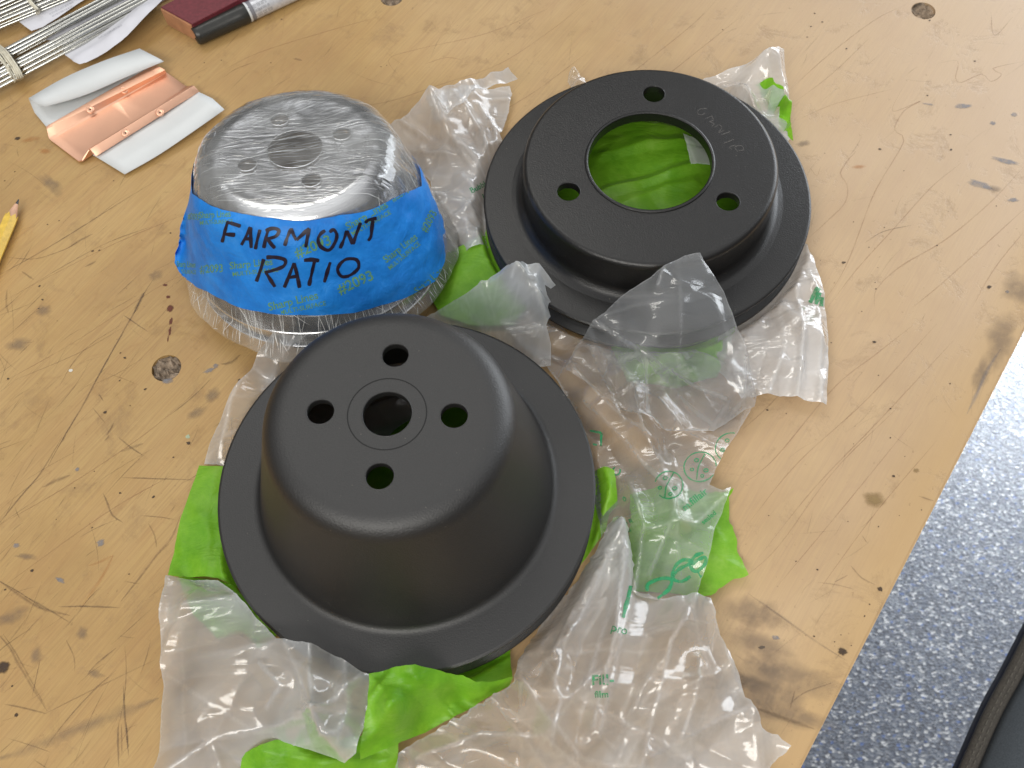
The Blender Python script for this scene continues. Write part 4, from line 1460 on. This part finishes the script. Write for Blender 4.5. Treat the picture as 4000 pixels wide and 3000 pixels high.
film('clear_film', [(866, 694, 14), (900, 668, 20), (940, 648, 26), (1000, 622, 32), (1060, 600, 36), (1072, 598, 36), (1130, 586, 38), (1165, 588, 38), (1185, 600, 36), (1201, 612, 33), (1190, 622, 33), (1177, 622, 33), (1182, 640, 32), (1190, 650, 30),
                    (1184, 668, 29), (1189, 684, 27), (1180, 705, 24), (1190, 740, 12), (1190, 790, 3), (1120, 800, 2), (1000, 780, 2), (900, 730, 4), (850, 700, 10)],
     [(1172, 765, 6), (1100, 735, 8), (1040, 715, 10), (960, 702, 12), (1100, 640, 40), (1140, 660, 36), (1000, 660, 30), (1080, 700, 20)], M_film_dense, 40, 'clear film with torn end rising between the three pulleys', CF, GC,
     folds=30, fold_amp=.0036, fold_r=.02, wav=.002, base=.003, step=.0011, over='B',
     ridges=[([(1170, 590), (1150, 640), (1110, 680)], 7, 6), ([(1185, 610), (1160, 680), (1165, 720)], 6, 5), ([(1060, 640), (1120, 670)], 5, 5), ([(1000, 690), (1060, 720)], 4, 4)])
film('clear_film', [(1476, 288, 17), (1512, 300, 15), (1545, 330, 13), (1540, 352, 12), (1494, 349, 13), (1486, 320, 16)], [], M_film_white, 42,
     'small pale film corner on the green film, seen through the bore of the rear pulley', CF, GC, folds=3, fold_amp=.0006, base=.002, step=.001)
_, bv_top = film('clear_film', [(1512, 546, 47), (1520, 562, 46), (1540, 590, 44), (1562, 632, 38), (1580, 680, 34), (1592, 720, 32), (1604, 745, 30), (1618, 800, 20), (1632, 860, 12), (1628, 880, 9), (1608, 888, 9), (1585, 905, 7), (1540, 935, 7),
                    (1440, 930, 9), (1340, 880, 12), (1262, 820, 16), (1222, 796, 18), (1245, 745, 26), (1262, 728, 30), (1300, 684, 36), (1340, 640, 43), (1390, 608, 46), (1440, 576, 48), (1480, 552, 48)],
     [(1420, 680, 50), (1400, 740, 44), (1480, 720, 44), (1350, 760, 34), (1500, 820, 24), (1500, 620, 48), (1560, 780, 28)], M_film_flap, 41,
     'bluish triangular clear film flap standing up over the rear pulley', CF, GC, folds=14, fold_amp=.0016, fold_r=.03, wav=.0006, base=.006, over='B', step=.0011,
     ridges=[([(1245, 745), (1330, 800), (1380, 850), (1400, 920)], 8, 6), ([(1500, 560), (1560, 680), (1590, 800), (1600, 870)], 5, 7), ([(1390, 640), (1415, 670), (1400, 715)], 3, 4), ([(1330, 830), (1450, 860), (1560, 880)], 5, 6)])

# ------------------------------------------------------------------ green print on the clear film
printed = [o for o in bpy.data.objects if o.name.startswith('clear_film')]


def owner(word):
    return next(o for o in printed if word in o.get('label', ''))


def print_strokes(name, own, bvh, strokes, w=2.2):
    V, F = [], []
    for k, st in enumerate(strokes):
        v, f = ribbon_on(bvh, st, w, .0003 + k * 8e-6, 1.6)
        b = len(V)
        V += v
        F += [tuple(i + b for i in q) for q in f]
    if F:
        link(name, mesh(name, local(own, V), F), M_print, own, False)


def circ_pts(cx, cy, rx, ry, a0=0, a1=360, n=18, rot=0):
    out = []
    for i in range(n + 1):
        a = R(a0 + (a1 - a0) * i / n)
        x, y = rx * math.cos(a), ry * math.sin(a)
        out.append((cx + x * math.cos(rot) - y * math.sin(rot), cy + x * math.sin(rot) + y * math.cos(rot)))
    return out


om = owner('small green circles')
def c5(x, y): return ((2400 + x / 1.8433) * .553, (1500 + y / 1.8433) * .553)
for (x, y, rx, ry, a0, a1) in [(617, 597, 118, 106, 0, 360), (392, 728, 98, 98, -150, 150), (838, 455, 112, 100, 110, 300)]:
    X, Y = c5(x, y)
    k = .553 / 1.8433
    st = [circ_pts(X, Y, rx * k, ry * k, a0, a1, rot=-.3)]
    if a1 - a0 > 200:
        st.append([(X + 10, Y - 28), (X - 4, Y), (X - 8, Y + 28)])
    st += [circ_pts(X - 8, Y - 14, 4.5, 3.5, n=6), circ_pts(X - 18, Y + 6, 4, 3, n=6), circ_pts(X + 12, Y + 8, 5, 3.4, n=6), circ_pts(X + 4, Y + 20, 3.4, 3, n=6)]
    print_strokes('printed_symbol', om, bv_mid, st, 2.6)
for body, X, Y, s, ang, sx in [('m.fillair', 1500, 1080, 22, 38, 1.0), ('sealed', 1530, 1118, 15, 40, 1.0), ('C', 1332, 1020, 26, 70, 1.0), ('0', 1350, 1079, 15, 30, 1.0),
                               ('o R', 1358, 1128, 14, 20, 1.0), ('ca', 1358, 1145, 14, 20, 1.0)]:
    text_on('printed_text', om, bv_mid, body, X, Y, s, ang, M_print, .0003, sx)
for g in ([[(232, 1492), (236, 1445), (285, 1415), (345, 1400), (400, 1404), (412, 1432), (385, 1485), (335, 1525), (272, 1572)]],
          [[(418, 1385), (470, 1330), (545, 1292), (548, 1272), (490, 1268), (440, 1310), (418, 1370), (432, 1412), (490, 1420), (548, 1385)]],
          [[(560, 1300), (600, 1268), (650, 1250), (655, 1290), (600, 1345), (565, 1340), (550, 1300), (580, 1240), (640, 1215)]],
          [[(600, 1350), (625, 1395), (662, 1440)], [(618, 1385), (655, 1368)]]):
    print_strokes('printed_letter', om, bv_mid, [[c5(*p) for p in st] for st in g], 7.5 if g[0][0] != (600, 1350) else 2.8)
print_strokes('printed_symbol', om, bv_mid, [[(1275, 930), (1300, 935)], [(1300, 935), (1298, 965)], [(1281, 960), (1290, 962)]], 5)
ol = owner('fanning out')
text_on('printed_text', ol, bv_low, 'Fill-', 1302, 1470, 30, 3, M_print, .0003, 1.1, bold=.015)
text_on('printed_text', ol, bv_low, 'film', 1300, 1500, 20, 3, M_print, .0003, 1.0)
text_on('printed_text', ol, bv_low, 'pro', 1338, 1360, 26, -14, M_print, .0003, .9, bold=.01)
print_strokes('printed_symbol', ol, bv_low, [[(1362, 1265), (1354, 1300), (1345, 1335)]], 9)
text_on('printed_text', backL, bv_back, 'Bubbl', 1032, 405, 17, 28, M_print, .0003, .9)
text_on('printed_text', backL, bv_back, '1.', 1045, 425, 17, 20, M_print, .0003, .9)
orr = owner('reflecting the window')
print_strokes('printed_symbol', orr, bv_right, [[(1768, 622), (1757, 640), (1750, 655)], [(1770, 632), (1762, 658)], [(1775, 642), (1773, 662)]], 9)


# ------------------------------------------------------------------ copper channel on its white liner
def strip_surface(name, lines, mat, parent, thick=.0, sub=10):
    """loft between lines of world points (each a list of equal length)"""
    vs, fs = [], []
    n = len(lines[0])
    for L in lines:
        vs += [Vector(p) for p in L]
    for i in range(len(lines) - 1):
        for j in range(n - 1):
            fs.append((i * n + j, i * n + j + 1, (i + 1) * n + j + 1, (i + 1) * n + j))
    me = mesh(name, local(parent, vs), fs)
    o = link(name, me, mat, parent)
    if thick:
        md = o.modifiers.new('solid', 'SOLIDIFY')
        md.thickness = thick
        md.offset = 0
    return o


def fp_line(a, b, n=10):
    return [Vector(a).lerp(Vector(b), i / n) for i in range(n + 1)]


cop = empty('copper_channel', tuple(FP(450, 430)))
props(cop, 'bent polished copper channel with small punched dimples, on white liner', 'metal channel')
# cross-section from the far flange to the near lip
secL = [FP(181, 495, .0055), FP(183, 505, .0052), FP(191, 540, .0022), FP(200, 550, .0016), FP(308, 632, .0016), FP(322, 628, .0020), FP(345, 586, .0055), FP(352, 584, .0057), FP(376, 611, .0028)]
secR = [FP(606, 252, .0055), FP(644, 273, .0052), FP(648, 282, .0022), FP(652, 285, .0016), FP(726, 338, .0016), FP(736, 340, .0020), FP(752, 336, .0055), FP(758, 337, .0057), FP(778, 358, .0028)]
lines = [fp_line(a, b, 14) for a, b in zip(secL, secR)]
# rounded corner at the far flange
o = strip_surface('channel_body', lines, M_copper, cop, .0009)
autosmooth(o, 18)
bv = o.modifiers.new('bev', 'BEVEL')
bv.width = .0006
bv.segments = 2
bv.limit_method = 'ANGLE'
for c, z in [((485, 352), .0047), ((352, 428), .0047), ((625, 440), .0048), ((490, 520), .0048)]:
    p = FP(*c, z)
    vs, fs = lathe([(.0004, .0004), (.0011, .0004), (.0017, .0009), (.0022, .0001)], 18)
    nrm = Vector((-.25, .35, 1)) if z > .006 else Vector((.35, -.45, .8))
    q = Vector((0, 0, 1)).rotation_difference(nrm.normalized()).to_matrix()
    link('dimple', mesh('dimple', local(cop, [p + q @ Vector(v) for v in vs]), fs), M_copper, cop)
    vs, fs = lathe([(.00001, .00045), (.0005, .00045)], 14)
    link('punched_hole', mesh('punched_hole', local(cop, [p + q @ Vector(v) for v in vs]), fs), M_pit, cop)

liner = empty('backing_liner', tuple(FP(450, 430)))
props(liner, 'white peeled backing sheet curling out from under the copper channel', 'liner')
def curve3(pts, n=14):
    L = smooth_line(pts, 1)
    # resample evenly
    P_ = [Vector(p) for p in smooth_line(pts, .0012)]
    return [P_[int(i * (len(P_) - 1) / n)] for i in range(n + 1)]
strip_surface('liner_sheet', [
    curve3([FP(174, 418, 0.0085), FP(330, 372, 0.0085), FP(500, 298, 0.0080), FP(640, 240, 0.0070)]),
    curve3([FP(140, 400, 0.0100), FP(310, 330, 0.0105), FP(480, 262, 0.0100), FP(620, 228, 0.0085)]),
    curve3([FP(112, 384, 0.0090), FP(250, 305, 0.0105), (FP(400, 240, 0.0100)), FP(545, 190, 0.0080)]),
    curve3([FP(118, 400, 0.0060), FP(250, 320, 0.0065), FP(400, 250, 0.0065), FP(560, 200, 0.0055)]),
    curve3([FP(135, 440, 0.0025), FP(260, 350, 0.0025), FP(420, 280, 0.0025), FP(590, 225, 0.0020)]),
    curve3([FP(178, 492, .0015), FP(300, 430, .0012), FP(450, 340, .0012), FP(600, 262, .0012)]),
    curve3([FP(240, 560, .0006), FP(400, 480, .0006), FP(560, 380, .0006), FP(680, 310, .0006)])], M_liner, liner, .00025)
strip_surface('liner_sheet', [
    curve3([FP(330, 590, .0007), FP(480, 500, .0007), FP(620, 410, .0007), FP(740, 340, .0007)]),
    curve3([FP(374, 612, .0012), FP(500, 530, .0012), FP(650, 440, .0012), FP(782, 362, .0030)]),
    curve3([FP(430, 646, .0022), FP(570, 560, .0030), FP(700, 480, .0040), FP(830, 385, .0070)]),
    curve3([FP(487, 681, .0020), FP(620, 605, .0032), FP(760, 510, .0050), FP(877, 428, .0040)])], M_liner, liner, .00025)


# ------------------------------------------------------------------ rods, bands, papers
def tube(p0, p1, r, seg=12):
    p0, p1 = Vector(p0), Vector(p1)
    d = (p1 - p0).normalized()
    a = d.orthogonal().normalized()
    b = d.cross(a)
    vs = []
    prof = [(0, 0), (0, r * .8), (r * .25, r), ((p1 - p0).length - r * .25, r), ((p1 - p0).length, r * .8), ((p1 - p0).length, 0)]
    for t, rr in prof:
        for i in range(seg):
            th = 2 * math.pi * i / seg
            vs.append(p0 + d * t + (a * math.cos(th) + b * math.sin(th)) * rr)
    fs = []
    for k in range(len(prof) - 1):
        for i in range(seg):
            j = (i + 1) % seg
            fs.append((k * seg + i, k * seg + j, (k + 1) * seg + j, (k + 1) * seg + i))
    return vs, fs


def world_obj(name, vs, fs, mat, smooth=True):
    c = sum((Vector(v) for v in vs), Vector()) / len(vs)
    c.z = 0
    o = link(name, mesh(name, [Vector(v) - c for v in vs], fs), mat, None, smooth)
    o.location = c
    return o


def extend(a, b, ka, kb):
    a, b = Vector(a), Vector(b)
    d = (b - a).normalized()
    return a - d * ka, b + d * kb


# near bundle: full-size pixels of two points on each rod
near = [((0, 206, 9), (392, 0, 9)), ((0, 214, 6), (400, 4, 6)), ((0, 222, 10), (420, 2, 10)), ((0, 238, 10), (445, 0, 10)), ((0, 250, 6), (470, 0, 6)),
        ((0, 270, 7), (520, 0, 7)), ((0, 284, 10), (545, 0, 10)), ((0, 301, 9), (575, 0, 9)), ((0, 322, 7), (612, 0, 7)), ((0, 341, 5), (650, -4, 5)),
        ]
ORD = ['first', 'second', 'third', 'fourth', 'fifth', 'sixth', 'seventh', 'eighth', 'ninth', 'tenth']
for i, (a, b) in enumerate(near):
    p, q = FP(a[0], a[1], a[2] * .001), FP(b[0], b[1], b[2] * .001)
    p, q = extend(p, q, .05, .16)
    vs, fs = tube(p, q, .00122)
    props(world_obj('steel_rod', vs, fs, M_steel), f'steel rod in the near twine-tied bundle, {ORD[i]} counted from its upper edge down', 'metal rod', 'rods in the near bundle at upper left')
far = [((0, 8, 6), (60, -20, 6)), ((0, 24, 9), (100, -20, 9)), ((0, 38, 6), (130, -20, 6)), ((0, 54, 9), (165, -18, 9)), ((0, 70, 5), (200, -18, 5)),
       ((0, 84, 8), (240, -18, 8)), ((0, 98, 5), (275, -18, 5)), ((0, 109, 4), (300, -16, 4))]
for i, (a, b) in enumerate(far):
    p, q = FP(a[0], a[1], a[2] * .001), FP(b[0], b[1], b[2] * .001)
    p, q = extend(p, q, .06, .16)
    vs, fs = tube(p, q, .00122)
    props(world_obj('steel_rod', vs, fs, M_steel), f'steel rod in the corner bundle at top left, {ORD[i]} counted from the photo corner', 'metal rod', 'rods in the far bundle at the top left corner')


def cord(pts, r, seg=7):
    L = smooth_line(pts, .002)
    vs, fs = [], []
    for i, p in enumerate(L):
        d = (L[min(i + 1, len(L) - 1)] - L[max(i - 1, 0)]).normalized()
        a = Vector((0, 0, 1)).cross(d)
        a = a.normalized() if a.length > 1e-4 else Vector((1, 0, 0))
        b = d.cross(a)
        for k in range(seg):
            th = 2 * math.pi * k / seg
            vs.append(p + (a * math.cos(th) + b * math.sin(th)) * r)
    for i in range(len(L) - 1):
        for k in range(seg):
            j = (k + 1) % seg
            fs.append((i * seg + k, i * seg + j, (i + 1) * seg + j, (i + 1) * seg + k))
    return vs, fs


V, F = [], []
def add(vf):
    b = len(V)
    V.extend(vf[0])
    F.extend([tuple(i + b for i in q) for q in vf[1]])
for dx, dy, w in [(0, 0, 0), (7, -3, 1), (14, -5, .5), (-9, 6, 0), (20, -9, 1)]:
    add(cord([FP(-30 + dx, 180 + dy, .004), FP(2 + dx, 206 + dy, .012), FP(28 + dx, 240 + dy, .0125 + w * .0006), FP(52 + dx, 276 + dy, .0115), FP(68 + dx, 308 + dy, .008), FP(64 + dx, 316 + dy, .0015)], .00055))
add(cord([FP(0, 232, .0125), FP(20, 255, .0135), FP(45, 300, .011), FP(58, 312, .003)], .00055))
add(cord([FP(-10, 222, .013), FP(28, 262, .0145), FP(34, 258, .0145), FP(30, 280, .013)], .0005))
props(world_obj('twine_tie', V, F, M_band), 'cream twine wound round the near bundle of steel rods', 'twine')
V, F = [], []
for dx, dy in [(0, 0), (6, -2)]:
    add(cord([FP(95 + dx, -20 + dy, .006), FP(112 + dx, 4 + dy, .0115), FP(130 + dx, 26 + dy, .011), FP(146 + dx, 44 + dy, .0075), FP(140 + dx, 62 + dy, .001)], .0007))
props(world_obj('twine_tie', V, F, M_band), 'cream twine round the far bundle of rods at the top left corner', 'twine')


def sheet(name, outline, mat, label, cat, seed, wav=.0008, step=.003, ridges=(), group=None, base=.0006):
    o, b = film(name, outline, [], mat, seed, label, cat, group, folds=0, wav=wav, wavs=14, base=base, step=step, rag=0, ridges=ridges, press=False)
    return o, b


k_ = .553
pa, ba = sheet('paper_label', [(75 * k_, 87 * k_, 3), (125 * k_, 124 * k_, 3), (170 * k_, 108 * k_, 3), (330 * k_, 2 * k_, 3), (420 * k_, -60 * k_, 3), (300 * k_, -40 * k_, 3), (150 * k_, 52 * k_, 3)], M_paper,
               'printed white paper lying between the two bundles of rods', 'paper', 51)
pb, bb = sheet('paper_label', [(176 * k_, 160 * k_, 6), (250 * k_, 166 * k_, 6), (560 * k_, 0, 6), (640 * k_, -50 * k_, 6), (500 * k_, -60 * k_, 6), (420 * k_, 0, 6), (280 * k_, 92 * k_, 6)], M_paper,
               'printed pale paper tucked among the rods of the near bundle', 'paper', 52)
pc, bc = sheet('paper_label', [(248 * k_, 212 * k_, 4), (275 * k_, 235 * k_, 5), (295 * k_, 250 * k_, 6), (312 * k_, 254 * k_, 7), (340 * k_, 246 * k_, 7), (420 * k_, 205 * k_, 8), (500 * k_, 140 * k_, 10), (560 * k_, 80 * k_, 12),
                               (612 * k_, 28 * k_, 13), (680 * k_, -40 * k_, 13), (560 * k_, -20 * k_, 5), (400 * k_, 80 * k_, 3), (300 * k_, 150 * k_, 3)], M_paper,
               'large folded white paper under the near rods, lower corner free', 'paper', 53, ridges=[([(300 * k_, 225 * k_), (420 * k_, 165 * k_), (560 * k_, 60 * k_)], 4, 7)])
for own, bvh, X0, Y0, X1, Y1, rows, gap in [(pa, ba, 150, 78, 330, -14, 3, 11), (pa, ba, 190, 92, 300, 34, 1, 11), (pb, bb, 250, 120, 430, 20, 2, 10), (pc, bc, 320, 186, 540, 62, 1, 9)]:
    ang = math.degrees(math.atan2(-(Y1 - Y0), X1 - X0))
    for r_ in range(rows):
        X, Y = (X0 + X1) / 2 + r_ * gap * .5, (Y0 + Y1) / 2 + r_ * gap
        body = ['STEEL ROD SET 12 PCS KEEP DRY', 'handle with care cut to length', 'mild steel grade rods'][r_ % 3]
        text_on('printed_text', own, bvh, '||| |||| || ||||| ||| |||||| || |||| ||| ||||| |||'[r_ * 3:], X * k_, Y * k_, 4.4, ang, M_textink, .0002, 1.0, bold=-.01)
# bigger faded lettering on the middle paper
text_on('printed_text', pb, bb, 'METER', 405 * k_, 25 * k_, 9, 31, M_textink, .0003, 1.3)

# ------------------------------------------------------------------ maroon block
blk = empty('maroon_block', tuple(FP(750, 97)))
props(blk, 'maroon covered block with bare tan end behind the marker pen', 'block')
hz = .0135
f0, b0 = FP(747, 96, hz), FP(624, 28, hz)
dirv = (FP(929, 0, hz) - f0).normalized()
dirv = (dirv + (FP(1040, -58, hz) - f0).normalized()).normalized()
w = b0 - f0
f1, b1 = f0 + dirv * .13, b0 + dirv * .13


def boxy(name, base4, z0, z1, mat, bev=.0006):
    bm = bmesh.new()
    lo = [bm.verts.new((p.x - blk.location.x, p.y - blk.location.y, z0)) for p in base4]
    hi_ = [bm.verts.new((p.x - blk.location.x, p.y - blk.location.y, z1)) for p in base4]
    bm.faces.new(lo[::-1])
    bm.faces.new(hi_)
    for i in range(4):
        j = (i + 1) % 4
        bm.faces.new((lo[i], lo[j], hi_[j], hi_[i]))
    bmesh.ops.recalc_face_normals(bm, faces=bm.faces)
    bmesh.ops.bevel(bm, geom=bm.edges[:], offset=bev, segments=2, affect='EDGES')
    me = bpy.data.meshes.new(name)
    bm.to_mesh(me)
    bm.free()
    return link(name, me, mat, blk, False)


core = [f0 - dirv * .0003 + w * .02, f1 + w * .02, b1 - w * .01, b0 - dirv * .0003 - w * .01]
boxy('core', core, .0004, hz - .0008, M_tan, .0003)
boxy('cover', [f0 + dirv * .0002 - w * .01, f1 - w * .01, f1 + w.normalized() * .0014, f0 + dirv * .0002 + w.normalized() * .0014], .0006, hz - .0009, M_maroon, .0003)
boxy('cover', [f0 + dirv * .0004 - w * .012, f1 - w * .012, b1, b0 + dirv * .0004], hz - .0008, hz, M_maroon, .0003)

# ------------------------------------------------------------------ marker pen
pen = empty('marker_pen', tuple(FP(770, 160)))
props(pen, 'silver white marker pen with black cap leaning along the maroon block', 'marker pen')
pr = .0057
e0 = FP(762, 142, pr + .0002)
e1 = FP(942, 62, pr + .0002)
pd = (e1 - e0).normalized()
e2 = FP(1175, -48, pr + .0002)
pd = (e2 - e0).normalized()
capL = (e1 - e0).length + .004


def turned(name, prof, mat):
    """prof [(t, r)] along the pen"""
    a = Vector((0, 0, 1))
    b = pd.cross(a)
    vs, fs = [], []
    seg = 36
    for t, rr in prof:
        for i in range(seg):
            th = 2 * math.pi * i / seg
            vs.append(e0 + pd * t + (a * math.cos(th) + b * math.sin(th)) * rr)
    for k in range(len(prof) - 1):
        for i in range(seg):
            j = (i + 1) % seg
            fs.append((k * seg + i, (k + 1) * seg + i, (k + 1) * seg + j, k * seg + j))
    o = link(name, mesh(name, local(pen, vs), fs), mat, pen)
    autosmooth(o, 40)
    return vs, fs


turned('cap', [(.0006, 0), (.0004, .0030), (0, .0036), (-.0002, .0046), (.0006, .0053), (.003, .0055), (capL - .006, .00575), (capL - .0055, .0059), (capL - .001, .0059), (capL, .0056), (capL, .002)], M_cap)
turned('cap_ring', [(capL, .0030), (capL, .0059), (capL + .0011, .0059), (capL + .0011, .003)], M_liner)
bvp = turned('barrel', [(capL + .0008, .0056), (capL + .0022, .00560), (capL + .075, .00560), (capL + .077, .0050), (capL + .0775, 0)], M_barrel)
turned('band', [(capL + .0015, .00562), (capL + .0015, .00568), (capL + .0038, .00568), (capL + .0038, .00562)], M_greyprint)
pen_bvh = BVHTree.FromPolygons(bvp[0], bvp[1])
k8 = lambda x, y: ((600 + x / 3.16) * .553, y / 3.16 * .553)
X, Y = k8(1145, 130)
st = [circ_pts(X, Y, 8.5, 6.5, rot=-.4)]
V, F = [], []
for s in st + [[(X - 4, Y + 4), (X - 1, Y - 5), (X + 4, Y + 2)], [(X - 3, Y + 1), (X + 3, Y - 1)]]:
    v, f = ribbon_on(pen_bvh, s, 1.8, .00012, 1.5)
    b = len(V)
    V += v
    F += [tuple(i + b for i in q) for q in f]
if F: link('printed_symbol', mesh('printed_symbol', local(pen, V), F), M_greyprint, pen, False)
for x, y, s, a, body in [(1290, 60, 8, 27, '|||||||| ||||| |||| ||'), (1330, 95, 8, 27, '||||| |||||| ||||| |||'), (1300, 30, 5, 27, 'permanent marker ink'), (1350, 150, 10, 27, '|||| ||||| |||| |||||'), (1160, 225, 9, 27, 'IIII')]:
    X, Y = k8(x, y)
    text_on('printed_text', pen, pen_bvh, body, X, Y, s * .75, a, M_greyprint, .00012, 1.1, bold=0)

# ------------------------------------------------------------------ pencil
pcl = empty('pencil', tuple(FP(0, 950)))
props(pcl, 'sharpened yellow pencil entering at the left edge', 'pencil')
ptip = FP(73, 779, .0042)
pend = FP(-95, 1180, .0036)
dd = (pend - ptip).normalized()
sd = Vector((0, 0, 1)).cross(dd).normalized()
up = dd.cross(sd)
if up.z < 0: up = -up


def hexring(t, r, seg=24, hexa=1.0, ph=0):
    out = []
    for i in range(seg):
        th = 2 * math.pi * i / seg
        k = math.cos(math.pi / 6) / math.cos((th % (math.pi / 3)) - math.pi / 6)
        rr = r * (hexa * k + 1 - hexa)
        out.append(ptip + dd * t + (sd * math.cos(th) + up * math.sin(th)) * rr)
    return out


def rings(name, R_, mat, wavy=0):
    vs, fs = [], []
    seg = 24
    for r_ in R_: vs += r_
    for k in range(len(R_) - 1):
        for i in range(seg):
            j = (i + 1) % seg
            fs.append((k * seg + i, k * seg + j, (k + 1) * seg + j, (k + 1) * seg + i))
    o = link(name, mesh(name, local(pcl, vs), fs), mat, pcl)
    autosmooth(o, 25)


rings('graphite_tip', [hexring(0, .00025, hexa=0), hexring(.0035, .0009, hexa=0)], M_lead)
rings('sharpened_cone', [hexring(.0034, .00092, hexa=0), hexring(.0135, .0032, hexa=.3)], M_cedar)
base_r = []
for i, p in enumerate(hexring(.0118, .0036)):
    base_r.append(p + dd * (.0016 * math.cos(6 * 2 * math.pi * i / 24)))
rings('painted_body', [[p - dd * .0002 + (ptip + dd * .0118 - p) * .12 for p in base_r], base_r, hexring(.10, .0036)], M_yellow)

# ------------------------------------------------------------------ cloth at the lower right corner, below bench height
clo = empty('grey_cloth', tuple(FP(3950, 2700, -.3)))
props(clo, 'slate grey cloth with a stitched brown hem at the lower right corner', 'cloth')
zc = -.30
M_cloth = plain('slate_cloth', (.055, .065, .075), .85, nscale=1200, namp=.25, bump=.3, bscale=900)
M_hem = plain('brown_grey_hem', (.062, .054, .044), .85, nscale=900, namp=.35, bump=.4, bscale=700)
M_navy = plain('navy_lining', (.010, .014, .032), .9)
M_thread = plain('hem_stitching', (.13, .12, .095), .8)


def cloth_lines(xs_a, xs_b, z_a):
    return curve3([FP(x, y, z) for x, y, z in zip(xs_a, xs_b, z_a)], 24)


def cl(off, z, bulge=0):
    # a line parallel to the hem, off = pixels to the right of it
    pts = [(4100, 2290), (3997, 2490), (3925, 2630), (3848, 2772), (3747, 3000), (3680, 3150)]
    return curve3([FP(x + off, y + off * .42 + bulge, z) for x, y in pts], 24)


strip_surface('hem', [cl(0, zc - .006), cl(4, zc + .001), cl(26, zc + .002), cl(52, zc), cl(62, zc - .003)], M_hem, clo, .0012)
strip_surface('panel', [cl(60, zc - .003), cl(90, zc + .002), cl(200, zc + .012), cl(340, zc + .012), cl(520, zc)], M_cloth, clo, .0012)
strip_surface('lining', [cl(2, zc - .007), cl(-10, zc - .02), cl(-20, zc - .05), cl(-5, zc - .12), cl(40, zc - .16)], M_navy, clo, .0012)
for off, zz in ((24, .0032), (42, .0030)):
    L = cl(off, zc + zz)
    L = smooth_line(L, .0008)
    V, F = [], []
    i = 0
    while i + 5 < len(L):
        add(cord([L[i], L[i + 2] + Vector((0, 0, .0003)), L[i + 4]], .00028, 5))
        i += 7
    link('stitching', mesh('stitching', local(clo, V), F), M_thread, clo)['kind'] = 'stuff'

# small loose crumbs on the bench by the plug hole
bpy.context.view_layer.update()
